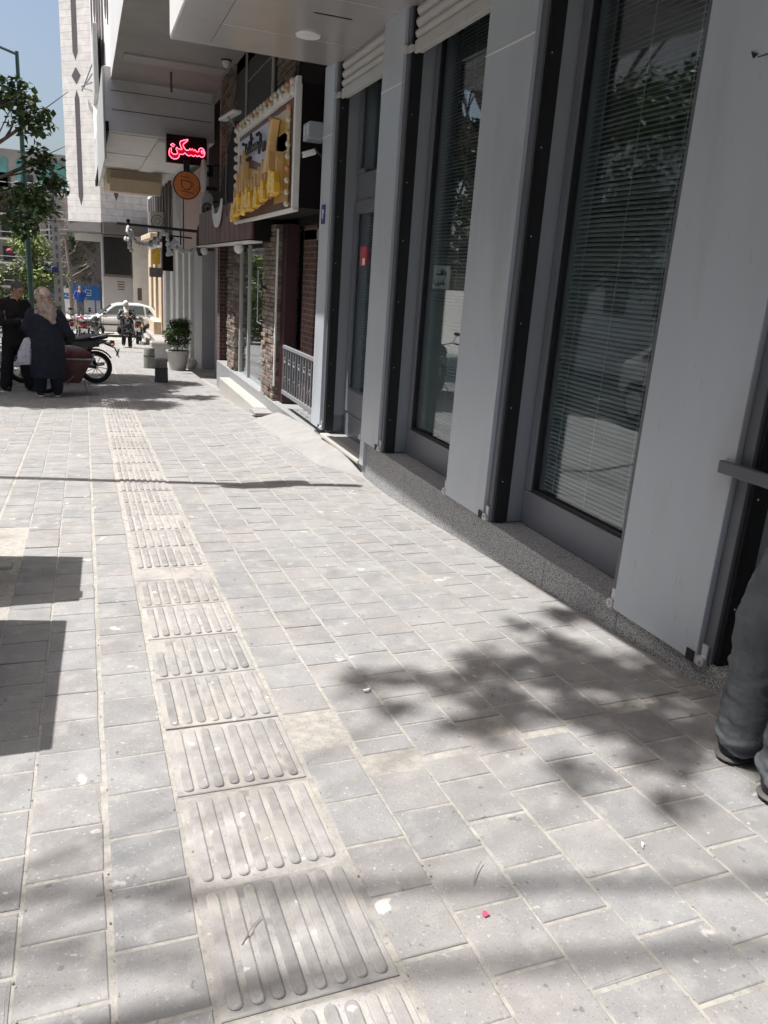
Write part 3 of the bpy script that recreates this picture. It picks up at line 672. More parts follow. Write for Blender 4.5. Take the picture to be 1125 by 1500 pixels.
# second pier beside the railing and the dark room behind
b = MB(); b.box(2.70, 9.75, -1.7, 3.0, 10.35, 0.62); b.build('red_brick_wall', 'redbrick', shop)
b = MB(); b.box(2.50, 10.46, -1.7, 2.66, 10.70, 0.62); b.build('maroon_post', 'redframe', shop)
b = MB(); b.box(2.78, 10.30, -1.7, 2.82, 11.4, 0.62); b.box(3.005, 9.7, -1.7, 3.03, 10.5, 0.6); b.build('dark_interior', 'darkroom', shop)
b = MB(); b.box(2.405, 10.60, -1.5, 2.425, 10.64, 0.55); b.build('white_conduit', 'white', shop)
b = MB(); b.box(2.72, 8.15, -1.45, 2.73, 9.75, 0.55); b.build('front_window', 'glass', shop)
b = MB(); b.box(2.70, 8.15, 0.42, 2.78, 10.35, 0.55); b.build('window_head', 'mortar', shop, bevel=0.01)
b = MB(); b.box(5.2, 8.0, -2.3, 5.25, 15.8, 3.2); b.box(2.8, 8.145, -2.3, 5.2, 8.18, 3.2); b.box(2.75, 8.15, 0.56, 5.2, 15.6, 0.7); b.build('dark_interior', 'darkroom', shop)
b = MB(); b.box(2.4, 8.15, -2.2, 5.2, 15.6, -1.72); b.build('shop_floor', 'granite', shop)
# things inside seen dimly: counter and stools
b = MB(); b.box(3.6, 8.6, -1.7, 4.0, 10.4, -0.8); b.build('counter', 'golddark', shop, bevel=0.01)
b = MB()
for y in (8.8, 9.3, 9.8): b.tube([(3.3, y, -1.7), (3.3, y, -1.0)], 0.02, 6); b.lathe([(0.16, 0), (0.17, 0.03), (0.14, 0.05)], (3.3, y, -1.0), 14)
b.build('stool_row', 'iron', shop)
# step
b = MB(); b.box(2.22, 10.95, -2.3, 2.75, 14.15, -1.855); b.build('step', 'marble', shop, bevel=0.012)
b = MB(); b.box(2.15, 10.55, -1.905, 2.9, 10.945, -1.865); b.build('kerb_plate', 'cement', shop, bevel=0.006)
# glass door and frames
b = MB(); b.box(2.52, 13.86, -1.79, 2.58, 13.93, 0.40); b.box(2.52, 13.12, -1.79, 2.58, 13.17, 0.40); b.box(2.52, 11.52, -1.79, 2.58, 11.58, 0.40); b.box(2.52, 11.58, -1.79, 2.58, 13.86, -1.73)
b.box(2.50, 14.80, -1.9, 2.56, 14.88, 0.40)
fr = b.build('door_frame', 'shutter', shop, bevel=0.004)
b = MB(); b.box(2.545, 11.58, -1.73, 2.551, 13.12, 0.40); b.build('pane', 'glass', fr)
b = MB(); b.box(2.545, 13.17, -1.73, 2.551, 13.86, 0.40); b.build('pane', 'glass', fr)
b = MB(); b.tube([(2.50, 11.95, -0.75), (2.44, 11.95, -0.72), (2.44, 11.95, 0.02), (2.50, 11.95, 0.05)], 0.014, 8); b.build('handle', 'chrome', fr)
b = MB(); b.tube([(2.47, 11.30, -0.23), (2.36, 11.28, -0.20), (2.33, 11.28, -0.10)], 0.02, 6); b.build('wall_bracket', 'blackm', shop)
b = MB(); b.box(2.66, 11.5, -1.79, 2.68, 15.0, 0.6); b.build('dark_interior', 'darkroom', shop)
# recess with teal door
b = MB(); b.box(2.62, 14.9, -2.35, 3.6, 14.95, 0.5); b.box(2.47, 15.72, -2.35, 2.9, 16.02, 0.5); b.build('red_brick_wall', 'redbrick', shop)
b = MB(); b.box(2.9, 15.9, -2.35, 2.95, 17.2, 0.5); b.build('teal_door', 'teal', shop)
b = MB(); b.box(3.3, 14.9, -2.4, 3.35, 18.5, 0.5); b.box(2.86, 16.02, 0.0, 3.3, 18.2, 0.5); b.build('dark_interior', 'darkroom', shop)
# maroon boards over the door
b = MB(); y = 11.05
while y < 16.3:
    b.box(2.15, y+0.01, 0.42, 2.20, y+0.42, 0.98); y += 0.44
bo = b.build('fascia_board', 'redpanel', shop, bevel=0.004)
b = MB(); b.box(2.18, 11.0, 0.40, 2.62, 16.4, 0.98); b.build('fascia_back', 'signblack', shop)
b = MB(); b.box(2.12, 11.02, 0.375, 2.30, 16.35, 0.398); b.build('drip_strip', 'offwhite', shop, bevel=0.004)
for (y) in (15.9, 12.25):
    b = MB(); b.sph((2.2, y, 0.31), 0.075, n=14); b.build('globe_lamp', 'white', shop, smooth=True)
# upper wall panels
for bx in ((2.62, 11.95, 0.98, 2.70, 15.0, 3.39),): MB().box(*bx).build('upper_panel', 'upperdark', shop)
for bx in ((2.66, 8.15, 0.6, 2.72, 11.94, 3.39), (2.66, 15.02, 0.98, 2.72, 18.6, 3.39)): MB().box(*bx).build('upper_panel', 'signblack', shop)
for bx in ((2.59, 11.96, 1.0, 2.615, 12.06, 3.39), (2.59, 13.98, 1.0, 2.615, 14.04, 3.39), (2.59, 16.55, 1.0, 2.655, 16.62, 3.39)): MB().box(*bx).build('upper_mullion', 'strip', shop)
b = MB(); b.box(2.605, 12.1, 2.1, 2.618, 13.9, 2.12); b.box(2.605, 12.1, 2.9, 2.618, 13.9, 2.92); b.build('panel_joint', 'mortar', shop)
# overhang B
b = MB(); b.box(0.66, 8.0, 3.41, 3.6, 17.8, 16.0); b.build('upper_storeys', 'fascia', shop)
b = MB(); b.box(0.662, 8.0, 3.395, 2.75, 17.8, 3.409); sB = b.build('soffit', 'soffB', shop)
b = MB(); b.box(0.80, 15.5, 3.36, 2.5, 15.95, 3.393); b.build('ceiling_strip', 'strip', sB, bevel=0.005)
b = MB(); b.tube([(1.66, 16.4, 3.39), (1.66, 16.4, 3.2), (1.66, 16.35, 3.05)], 0.02, 6); b.build('hook', 'bark', sB)
b = MB(); b.box(2.0, 8.0, 2.05, 3.6, 8.03, 3.41); b.build('side_wall', 'signblack', shop)
b = MB(); b.box(2.62, 8.03, 3.2, 2.75, 17.8, 3.394); b.build('cornice', 'soffB', shop)
# wall floodlight on an arm
fl = zero('flood_light', 'slim white floodlight held out on a thin arm above the bulb sign', 'light')
b = MB(); b.obox((2.10, 12.6, 2.15), (0.13, 1.25, 0.045), Matrix.Rotation(0.06, 3, 'X')); b.build('lamp_head', 'white', fl, bevel=0.015)
b = MB(); b.tube([(2.6, 12.2, 1.75), (2.3, 12.3, 1.78), (2.06, 12.5, 2.12)], 0.014, 6); b.build('arm', 'iron', fl)
cm = zero('dome_camera', 'round white dome camera under the dark soffit corner', 'camera')
b = MB(); b.lathe([(0.07, 0), (0.075, -0.05), (0.05, -0.10), (0.01, -0.12)], (2.42, 14.9, 3.39), 16); b.build('dome', 'white', cm, smooth=True)
b = MB(); b.lathe([(0.09, 0), (0.09, -0.02)], (2.42, 14.9, 3.394), 16); b.build('base', 'blackm', cm)
# railing
rl = zero('railing', 'grey wrought iron railing with curled infill in front of the dark shop window', 'railing')
X = 2.42
b = MB(); b.box(X-0.02, 8.20, -0.93, X+0.02, 10.10, -0.89); b.box(X-0.02, 8.20, -1.52, X+0.02, 10.10, -1.47); b.build('rail', 'iron', rl, bevel=0.003)
b = MB(); n = 15
for k in range(n+1):
    y = 8.22+(10.08-8.22)*k/n; b.box(X-0.009, y-0.009, -1.47, X+0.009, y+0.009, -0.93)
b.build('bars', 'iron', rl)
b = MB()
for k in range(0, n, 2):
    y = 8.22+(10.08-8.22)*(k+0.5)/n
    for (z0, s) in ((-1.33, 1), (-1.07, -1)):
        P = []
        for q in range(11): t = q/10*1.6*pi; rr_ = 0.055*(1-q/14); P.append((X, y+s*(rr_*cos(t)-0.02), z0+s*rr_*sin(t)))
        b.tube(P, 0.006, 5)
b.build('scrolls', 'iron', rl)

# ------------------------------------------------------------------ BULB SIGN
bs = zero('bulb_sign', 'big shop sign with tall gold 3D lettering on brown board framed by round bulbs', 'sign')
Xs, y0, y1, z0, z1 = 2.13, 8.60, 11.95, 0.66, 1.90
b = MB(); b.box(Xs+0.04, y0+0.02, z0+0.02, Xs+0.44, y1, z1-0.02); b.build('case', 'cabinet', bs) .data.materials[0] = M['signblack']
b = MB(); b.box(Xs, y0+0.15, z0+0.03, Xs+0.038, y1-0.02, z1-0.03); b.build('board', 'redpanel', bs)
b = MB(); b.box(Xs-0.03, y0, z0, Xs+0.04, y0+0.065, z1-0.04); b.box(Xs-0.02, y0, z0-0.02, Xs+0.04, y1, z0+0.02); b.box(Xs-0.02, y1-0.06, z0, Xs+0.04, y1, z1); b.box(Xs-0.05, y0+0.066, z1-0.135, Xs+0.04, y1-0.061, z1-0.06)
b.box(Xs-0.02, y0-0.001, z1-0.12, Xs+0.03, y0+0.4, z1+0.03)
b.build('border', 'white', bs, bevel=0.006)
# back sheets: lilac top strip and gold panels
b = MB(); b.prism([(y0+0.95, z1-0.20), (y1-0.12, z1-0.20), (y1-0.12, z1-0.36), (y0+1.75, z1-0.62), (y0+1.35, z1-0.98), (y0+1.15, z1-0.98)], 'x', Xs-0.012, Xs-0.002); b.build('lilac_sheet', 'lilac', bs)
b = MB(); b.box(Xs-0.014, y0+0.28, z0+0.10, Xs-0.0045, y0+0.98, z1-0.21); b.box(Xs-0.014, y0+0.40, z0+0.62, Xs-0.003, y0+0.86, z0+0.80); b.prism([(y1-0.15, z0+0.22), (y0+1.45, z0+0.22), (y0+1.85, z1-0.70), (y1-0.15, z1-0.48)], 'x', Xs-0.016, Xs-0.004)
b.box(Xs-0.018, y0+0.25, z0+0.24, Xs-0.005, y0+0.8, z0+0.56); b.build('gold_sheet', 'golddark', bs)
# black lettering on the lilac strip (Persian forms)
def textobj(body, size, ext, m, parent, name, mtx, res=3):
    t = bpy.data.curves.new('t', 'FONT'); t.body = body; t.size = size; t.extrude = ext; t.resolution_u = res; t.align_x = 'CENTER'; t.align_y = 'CENTER'
    o = bpy.data.objects.new('t', t); C.objects.link(o); dg = bpy.context.evaluated_depsgraph_get(); dg.update()
    me = bpy.data.meshes.new_from_object(o.evaluated_get(dg)); bpy.data.objects.remove(o); bpy.data.curves.remove(t)
    me.transform(mtx); me.materials.clear(); me.materials.append(M[m]); me.name = name
    o = bpy.data.objects.new(name, me); C.objects.link(o); o.parent = parent; return o
MX = Matrix(((0,0,-1,0),(-1,0,0,0),(0,1,0,0),(0,0,0,1)))   # text facing -X, reading towards the viewer
def place(mx, x, y, z, sy=1, sz=1): return Matrix.Translation((x, y, z)) @ mx @ Matrix.Diagonal((sy, sz, 1, 1))
scribble(bs, Xs-0.05, y0+1.35, z1-0.43, 0.13, 'textb', name='small_lettering', seed=21, n=14, r=0.018, dirn=1)
b = MB()
# tall gold letters: (y, z bottom, z top, curl)
L = [(0.55, 0.20, 0.62, 1), (0.72, 0.24, 0.50, 1), (0.95, 0.18, 1.02, 0), (1.15, 0.17, 0.46, 1), (1.34, 0.30, 0.62, 0), (1.55, 0.13, 0.56, 1), (1.75, 0.20, 0.50, 0), (1.95, 0.10, 0.48, 1), (2.15, 0.16, 0.46, 1), (2.38, 0.12, 0.50, 1), (2.60, 0.16, 0.86, 0), (2.76, 0.14, 0.60, 1), (2.90, 0.10, 0.56, 1), (3.02, 0.08, 0.62, 1), (3.22, 0.03, 0.44, 1)]
for (yy, a, c, k) in L:
    y = y0+yy*0.985; b.prism([(y-0.026, z0+a), (y+0.028, z0+a), (y+0.018, z0+c-0.08), (y+0.002, z0+c), (y-0.018, z0+c-0.07)], 'x', Xs-0.10, Xs-0.008)
b.prism([(y0+0.72, z1-0.28), (y0+0.80, z1-0.28), (y0+1.22, z0+0.45), (y0+1.05, z0+0.45)], 'x', Xs-0.11, Xs-0.02)
b.build('letter_strokes', 'goldside', bs, bevel=0.006)
for (yy, a, c, k) in L:
    y = y0+yy*0.985
    if k:
        b = MB(); b.prism([(y-0.10, z0+a-0.02), (y+0.10, z0+a-0.04), (y+0.11, z0+a+0.07), (y+0.04, z0+a+0.12), (y+0.02, z0+a+0.2), (y-0.04, z0+a+0.2), (y-0.09, z0+a+0.09)], 'x', Xs-0.135, Xs-0.06); b.build('gold_letter', 'gold', bs, bevel=0.01)
for (yy, zz_) in ((0.75, 0.30), (1.30, 0.26), (1.62, 0.16), (2.10, 0.22), (2.45, 0.10), (0.60, 0.36)):
    b = MB(); b.obox((Xs-0.10, y0+yy, z0+zz_), (0.06, 0.09, 0.09), Matrix.Rotation(0.7, 3, 'X')); b.build('letter_dot', 'gold', bs, bevel=0.01)
protos = {}
def bulb(x, y, z, r, m, parent, shape=None, name='bulb'):
    if (m, name) not in protos:
        b = MB()
        if shape: b.lathe(shape, (0,0,0), 8)
        else: b.sph((0,0,0), 1, n=12)
        o = b.build(name, m, parent, smooth=True); protos[(m, name)] = o
    else:
        o = protos[(m, name)].copy(); C.objects.link(o); o.parent = parent
    o.location = (x, y, z); o.scale = (r, r, r); return o
for k in range(10): bulb(Xs-0.05, y0+0.19, z1-0.12-k*0.118, 0.030, 'bulbred' if k in (1, 6) else 'bulbyel' if k == 3 else 'bulb', bs)
for k in range(11): bulb(Xs-0.02, y1+0.06, z1-0.03-k*0.12, 0.042, 'bulb', bs)
for k in range(17): bulb(Xs-0.03, y0+0.15+k*(y1-y0-0.1)/17, z1+0.0, 0.034, 'bulbred' if k % 5 == 1 else 'bulb', bs)
for k in range(12): bulb(Xs-0.07, y0+0.22+k*(y1-y0-0.2)/12, z1-0.08, 0.030, 'bulb' if k % 3 else 'bulbyel', bs)

# dark vertical sign with white crescents
ds = zero('crescent_sign', 'tall tilted black sign with a white crescent hanging beyond the bulb sign', 'sign')
b = MB(); b.prism([(12.1, 2.0), (12.5, 2.08), (13.1, 1.8), (13.8, 1.25), (14.4, 0.75), (12.1, 0.68)], 'x', 2.16, 2.24); b.build('panel', 'signblack', ds, bevel=0.01)
b = MB(); b.tube([(2.14, 13.05, 1.72), (2.14, 13.1, 1.2), (2.14, 13.0, 0.78)], 0.016, 6); b.build('chrome_edge', 'chrome', ds)
def crescent(x, cy, cz, R_, th, a0, a1, m, parent, name='crescent'):
    b = MB(); n = 16; o_ = [(cy+R_*cos(a0+(a1-a0)*k/n), cz+R_*sin(a0+(a1-a0)*k/n)) for k in range(n+1)]
    i_ = [(cy+(R_-th*sin(pi*k/n))*cos(a0+(a1-a0)*k/n), cz+(R_-th*sin(pi*k/n))*sin(a0+(a1-a0)*k/n)) for k in range(n-1, 0, -1)]
    b.prism(o_+i_, 'x', x-0.03, x); return b.build(name, m, parent)
crescent(2.13, 13.85, 1.15, 0.50, 0.22, -pi*0.95, -pi*0.08, 'white', ds)
rs = zero('ring_sign', 'grey panel sign with dark ring shapes standing beside the white crescent', 'sign')
b = MB()
b.prism([(2.19, 0.68), (2.27, 0.60), (2.36, 0.62), (2.42, 0.74), (2.42, 1.30), (2.37, 1.38), (2.24, 1.36), (2.19, 1.26)], 'y', 16.30, 16.38); b.build('panel', 'galv', rs, bevel=0.01)
b = MB(); b.torus((2.30, 16.27, 1.10), 0.085, 0.024, 'y', 20, 6); b.torus((2.30, 16.27, 0.84), 0.07, 0.022, 'y', 20, 6); b.sph((2.30, 16.28, 1.10), 0.035, n=8); b.build('rings', 'darkband', rs, smooth=True)
b = MB(); b.tube([(2.2, 16.34, 1.2), (2.6, 16.34, 1.25)], 0.02, 6); b.build('bracket', 'blackm', rs)
wd = zero('round_sign', 'white round sign seen edge on between the cup sign and the dark crescent sign', 'sign')
b = MB(); b.lathe([(0.30, 0), (0.31, 0.02), (0.30, 0.05)], (2.27, 16.75, 1.72), 26, 'x'); b.build('disc', 'white', wd)
b = MB(); b.tube([(2.3, 16.75, 1.9), (2.62, 16.75, 1.95)], 0.018, 6); b.build('bracket', 'blackm', wd)
ov = zero('oval_sign', 'black round sign seen edge on under the maroon canopy end', 'sign')
b = MB(); b.lathe([(0.30, 0), (0.30, 0.05)], (2.22, 16.85, 0.52), 26, 'x', 1.35, 1.0); b.build('disc', 'signblack', ov)
b = MB(); b.tube([(2.25, 16.85, 0.9), (2.6, 16.85, 1.0)], 0.02, 6); b.build('bracket', 'blackm', ov)
# neon sign
ne = zero('neon_sign', 'black box sign with glowing red neon outline lettering', 'sign')
Yn = 17.5; b = MB(); b.box(1.67, Yn, 1.99, 2.465, Yn+0.14, 2.51); b.build('case', 'signblack', ne, bevel=0.01)
b = MB(); b.box(1.655, Yn+0.02, 1.975, 1.669, Yn+0.13, 2.52); b.box(2.466, Yn+0.0, 1.90, 2.50, Yn+0.14, 2.52); b.build('edge_trim', 'galv', ne)
def nz_(px, py): return (1.67+(px-50)/(775-50)*0.795, 2.51-(py-(180+ (px-50)*0.11))/545*0.52)
OUT = [(425,290),(425,315),(345,385),(345,420),(380,480),(400,500),(445,500),(465,465),(485,500),(510,465),(530,510),(555,480),(575,515),(600,530),(625,520),(625,480),(650,455),(690,455),(715,485),(735,540),(725,600),(690,635),(650,620),(630,595),(605,620),(585,615),(560,590),(535,620),(515,612),(490,590),(465,605),(430,605),(400,580),(375,550),(345,582),(275,582),(270,625),(240,665),(180,675),(130,650),(95,600),(90,540),(105,470),(135,460),(130,540),(165,580),(215,582),(245,565),(235,520),(215,480),(225,445),(260,475),(310,490),(325,480),(300,430),(280,370),(300,325),(345,310)]
b = MB(); pts = [(nz_(*p)[0], Yn-0.025, nz_(*p)[1]) for p in OUT]; pts.append(pts[0]); b.tube(pts, 0.0052, 6)
for c_ in ([(120,400),(160,375),(195,405),(165,440),(120,400)], [(670,510),(695,500),(710,530),(700,565),(680,550),(670,510)]):
    b.tube([(nz_(*p)[0], Yn-0.025, nz_(*p)[1]) for p in c_], 0.006, 6)
b.build('neon_tubing', 'neon', ne)
b = MB(); n = len(OUT); P2 = [nz_(*p) for p in OUT]
me_ = bpy.data.meshes.new('x'); b.prism(P2[::-1], 'y', Yn-0.012, Yn-0.004); b.build('letter_sheet', 'neonback', ne)
b = MB(); b.box(2.36, Yn+0.05, 1.80, 2.60, Yn+0.10, 1.99); b.build('bracket', 'blackm', ne)
# cup sign
cu = zero('cup_sign', 'round orange hanging sign with a dark cup outline below the neon sign', 'sign')
Yc, cx_, cz_ = 17.3, 2.04, 1.57; R_ = 0.27
b = MB(); b.lathe([(R_, 0), (R_, 0.06)], (cx_, Yc, cz_), 36, 'y'); b.build('rim', 'darkbrown', cu)
b = MB(); b.lathe([(R_-0.02, -0.008), (R_-0.02, 0)], (cx_, Yc-0.002, cz_), 36, 'y'); b.build('disc', 'orange', cu)
b = MB(); q = lambda u, v: (cx_+u*R_, Yc-0.016, cz_+v*R_)
b.tube([q(-.42,.32), q(.30,.26), q(.32,.0), q(.22,-.22), q(.05,-.32), q(-.18,-.30), q(-.34,-.14), q(-.40,.1), q(-.42,.32)], 0.008, 5)
b.tube([q(.31,.16), q(.46,.16), q(.48,.0), q(.30,-.04)], 0.007, 5); b.tube([q(-.46,-.42), q(-.1,-.44), q(.50,-.54)], 0.006, 5)
b.build('cup_outline', 'darkbrown', cu)
scribble(cu, Yc-0.016, cx_-0.11, cz_+0.145, 0.026, 'darkbrown', name='lettering', seed=5, n=7, r=0.005, dirn=1, axis='y')
b = MB(); b.box(cx_-0.06, Yc+0.01, cz_+R_-0.02, cx_+0.06, Yc+0.05, cz_+R_+0.20); b.box(cx_+R_-0.01, Yc+0.01, cz_-0.05, cx_+0.6, Yc+0.05, cz_+0.02); b.build('bracket', 'blackm', cu)

# ------------------------------------------------------------------ OVERHANG C and the white shop
wsx = 2.86
ws = zero('white_shop', 'pale shop front with slim white columns and tall glazed doors', 'shop')
b = MB(); b.box(0.54, 17.82, 2.47, 3.6, 31.0, 3.62); cnp = b.build('canopy_box', 'greyface', ws, bevel=0.01)
b = MB(); b.box(0.535, 17.81, 2.46, 0.60, 31.01, 2.64); b.box(0.66, 17.808, 2.86, 2.6, 17.818, 2.868); b.box(0.66, 17.808, 3.2, 2.6, 17.818, 3.207); b.build('joint_line', 'signblack', cnp)
b = MB(); b.box(0.50, 17.83, 1.95, 0.537, 24.0, 3.60); b.build('edge_sheet', 'shutter', cnp, bevel=0.004)
b = MB()
for k in range(4): b.box(0.62, 18.0+k*3.2, 2.452, 2.5, 20.9+k*3.2, 2.469)
b.box(1.55, 18.0, 2.40, 1.9, 24, 2.451); b.build('ceiling_panel', 'offwhite', cnp, bevel=0.01)
b = MB(); b.box(0.72, 24.5, 2.05, 2.2, 27.5, 2.44); b.box(0.80, 24.3, 1.85, 2.15, 24.49, 2.20); b.build('beige_beam', 'beige', cnp, bevel=0.01)
def wall_x(name, y0, y1, z0, z1, m, parent, x=wsx, d=0.1, bv=0.0): 
    b = MB(); b.box(x, y0, z0, x+d, y1, z1); return b.build(name, m, parent, bevel=bv)
wall_x('back_wall', 18.3, 31, -3.1, 2.47, 'greyface', ws, x=3.05)
for (a, c, nm, m) in ((20.25, 21.75, 'column', 'lgrey'), (22.6, 22.95, 'column', 'white'), (24.0, 24.35, 'column', 'white'), (25.6, 26.3, 'column', 'white'), (27.2, 28.0, 'column', 'white'), (29.5, 30.2, 'column', 'white')):
    wall_x(nm, a, c, -2.9, 1.9 if a > 21 else 0.4, m, ws, x=wsx-0.12, d=0.25, bv=0.01)
wall_x('end_panel', 20.20, 20.27, -2.9, 0.4, 'lgrey', ws, x=wsx-0.12, d=0.45)
for (a, c) in ((21.77, 22.58), (22.97, 23.98), (24.37, 25.58), (26.32, 27.18), (28.02, 29.48)):
    b = MB(); b.box(wsx+0.03, a, -2.6, wsx+0.07, c, -2.35); b.box(wsx+0.03, a, 1.2, wsx+0.07, c, 1.3); b.box(wsx+0.03, (a+c)/2-0.02, -2.35, wsx+0.07, (a+c)/2+0.02, 1.2); f_ = b.build('door', 'shutter', ws)
    b = MB(); b.box(wsx+0.045, a, -2.35, wsx+0.055, c, 1.2); b.build('pane', 'carglass', f_)
wall_x('pink_panel', 18.8, 22.9, 0.45, 2.2, 'pink', ws, x=2.62, d=0.1)
wall_x('pale_panel', 22.95, 25.9, 0.45, 2.3, 'lgrey', ws, x=2.62, d=0.1)
b = MB(); b.box(2.60, 22.91, 0.4, 2.62, 22.94, 2.3); b.box(2.60, 25.85, 0.4, 2.62, 25.95, 2.3)
for k in range(26): b.box(2.59, 22.85, 0.45+k*0.07, 2.625, 22.99, 0.475+k*0.07)
b.build('cable', 'green', ws)
b = MB()
for k in range(8): b.obox((2.60, 24.4, 1.4+k*0.12), (0.012, 1.6, 0.03), Matrix.Rotation(0.5, 3, 'X'))
b.build('stripe', 'greyface', ws)
b = MB(); b.box(2.45, 20.3, -3.2, 3.0, 40.0, -2.70); b.box(2.3, 30, -3.3, 3.0, 40.0, -2.86); b.build('step', 'cement', ws, bevel=0.02)
wf = zero('slatted_front', 'far dark brown slatted upper front beyond the white shop', 'building')
for k in range(9):
    wall_x('slat', 26.2+k*1.0, 26.55+k*1.0, 0.75, 2.45, 'slot', wf, x=2.55, d=0.05)
wall_x('backing', 26.0, 35.6, 0.6, 2.6, 'offwhite', wf, x=2.62, d=0.1)
ac = zero('air_conditioner', 'grey air conditioner box hung on the slatted front over the garland', 'air conditioner')
b = MB(); b.box(2.10, 27.6, 1.05, 2.54, 28.5, 1.62); b.build('case', 'galv', ac, bevel=0.02)
b = MB(); b.torus((2.32, 27.58, 1.33), 0.18, 0.012, 'y', 20, 5); b.torus((2.32, 27.58, 1.33), 0.09, 0.01, 'y', 16, 5); b.build('grille', 'darkband', ac)
# beige shops
bg_ = zero('beige_shop', 'sandy stone shop fronts in a row with dark doorways', 'shop')
wall_x('wall', 31.2, 46, -3.2, 2.4, 'beige', bg_, x=3.1)
for (a, c, m) in ((31.2, 32.2, 'pink'), (33.0, 34.2, 'beige'), (35.6, 36.6, 'beige'), (38.0, 39.4, 'beige')):
    wall_x('pilaster', a, c, -3.2, 1.2, m, bg_, x=2.88, d=0.2, bv=0.02)
for (a, c) in ((32.25, 32.95), (34.3, 35.5), (36.7, 37.9)): wall_x('doorway', a, c, -2.9, 0.6, 'slot', bg_, x=3.06, d=0.03)
b = MB(); b.box(2.6, 33.2, -2.87, 3.1, 37.5, -2.2); b.build('stoop', 'beige', bg_, bevel=0.02)
b = MB(); b.box(2.35, 31.0, 0.9, 3.1, 36, 1.1); b.build('ledge', 'beige', bg_, bevel=0.02)
ln = zero('hanging_lantern', 'amber lantern box hung on the sandy shop front', 'lantern')
b = MB(); b.box(2.26, 28.9, 0.0, 2.50, 29.2, 0.50); b.build('amber_glass', 'gold', ln, bevel=0.02); b = MB(); b.box(2.17, 28.87, -0.42, 2.58, 29.33, -0.11); b.box(2.3, 29.0, 0.63, 2.5, 29.2, 0.9); b.build('cap', 'darkband', ln)
bb = tag(MB().box(2.02, 22.6, -0.15, 2.30, 22.68, 0.78).build('banner', 'signblack'), 'plain black hanging banner behind the garland pole', 'banner')
# garland on a black pole
gp = zero('garland_pole', 'black horizontal pole across the walk under the shop signs', 'pole')
b = MB(); b.tube([(0.74, 19.0, 0.80), (2.68, 19.0, 0.77)], 0.032, 8); b.build('pole', 'blackm', gp)
b = MB(); b.tube([(1.75, 19.0, 0.64), (2.35, 19.0, 0.62)], 0.02, 6); b.tube([(2.1, 19.0, 0.8), (2.1, 19.0, 0.45)], 0.016, 6); b.sph((0.98, 19.0, 0.87), 0.045, n=8); b.build('bracket', 'blackm', gp)
gl = zero('garland', 'draped string of white bulb flowers hanging from the black pole', 'garland')
b = MB(); w_ = MB(); rr = random.Random(5)
pts = [(0.98, 0.78), (0.95, 0.50), (1.02, 0.62), (1.15, 0.46), (1.28, 0.42), (1.42, 0.42), (1.58, 0.52), (1.70, 0.70), (1.80, 0.68), (1.82, 0.42), (1.86, 0.30), (1.95, 0.62), (2.02, 0.42), (2.16, 0.34), (2.32, 0.36), (2.48, 0.50), (2.58, 0.66)]
w_.tube([(x, 18.96, z) for x, z in pts], 0.008, 5)
for i in range(len(pts)-1):
    for k in range(3):
        t = (k+rr.random())/3; x = pts[i][0]*(1-t)+pts[i+1][0]*t; z = pts[i][1]*(1-t)+pts[i+1][1]*t
        bulb(x+rr.gauss(0,.015), 18.95+rr.gauss(0,.02), z+rr.gauss(0,.02), rr.uniform(0.034, 0.045), 'white', gl, [(0.3, 0.5), (0.9, -0.3), (1.05, -1.4), (0.5, -1.9)], 'white_bulb')
for k in range(6): bulb(0.9+rr.random()*0.15, 18.95, 0.30+rr.random()*0.4, 0.042, 'white', gl, None, 'white_bulb')
for k in range(4): bulb(1.78+rr.random()*0.12, 18.95, 0.18+rr.random()*0.3, 0.042, 'white', gl, None, 'white_bulb')
w_.build('wire', 'blackm', gl)

# ------------------------------------------------------------------ building D (stone, slots)
D = zero('stone_building', 'tall pale stone clad building with long pointed dark slots', 'building')
def shape_on(P0, ux, depth, poly, name, m, parent):  # poly in (u along wall, z); thin real inset plate
    n_ = Vector((ux[1], -ux[0], 0)).normalized(); u = Vector((ux[0], ux[1], 0)).normalized(); P0 = Vector(P0)
    fr_ = [P0+u*a+Vector((0,0,z))+n_*depth for a, z in poly]; bk = [P0+u*a+Vector((0,0,z))-n_*0.02 for a, z in poly]; k = len(poly)
    b = MB(); b._a(fr_+bk, [tuple(range(k)), tuple(range(2*k-1, k-1, -1))]+[(i, k+i, k+(i+1) % k, (i+1) % k) for i in range(k)]); return b.build(name, m, parent)
far = Vector((-0.55, 43.5, 0)); nr = Vector((0.93, 42.0, 0))
b = MB(); b.prism([(0.93, 42.0), (3.6, 42.0), (3.6, 60), (-0.55, 60), (-0.55, 43.5)], 'z', 1.75, 30); b.build('upper_wall', 'stonewall', D)
b = MB(); b.prism([(1.35, 36.4), (3.5, 36.4), (3.5, 41.98), (0.75, 41.98), (0.75, 40.5)], 'z', 5.2, 30); b.build('bay_wall', 'offwhite', D)
u = (far-nr).normalized(); ux = (-u.x, -u.y)
uu = (u.x, u.y); Lf = (far-nr).length
def dslot(c, z0_, z1_, w_=0.17, both=False): return [(c-w_/2, z1_), (c+w_/2, z1_), (c+w_/2, z0_+0.35), (c, z0_), (c-w_/2, z0_+0.35)]
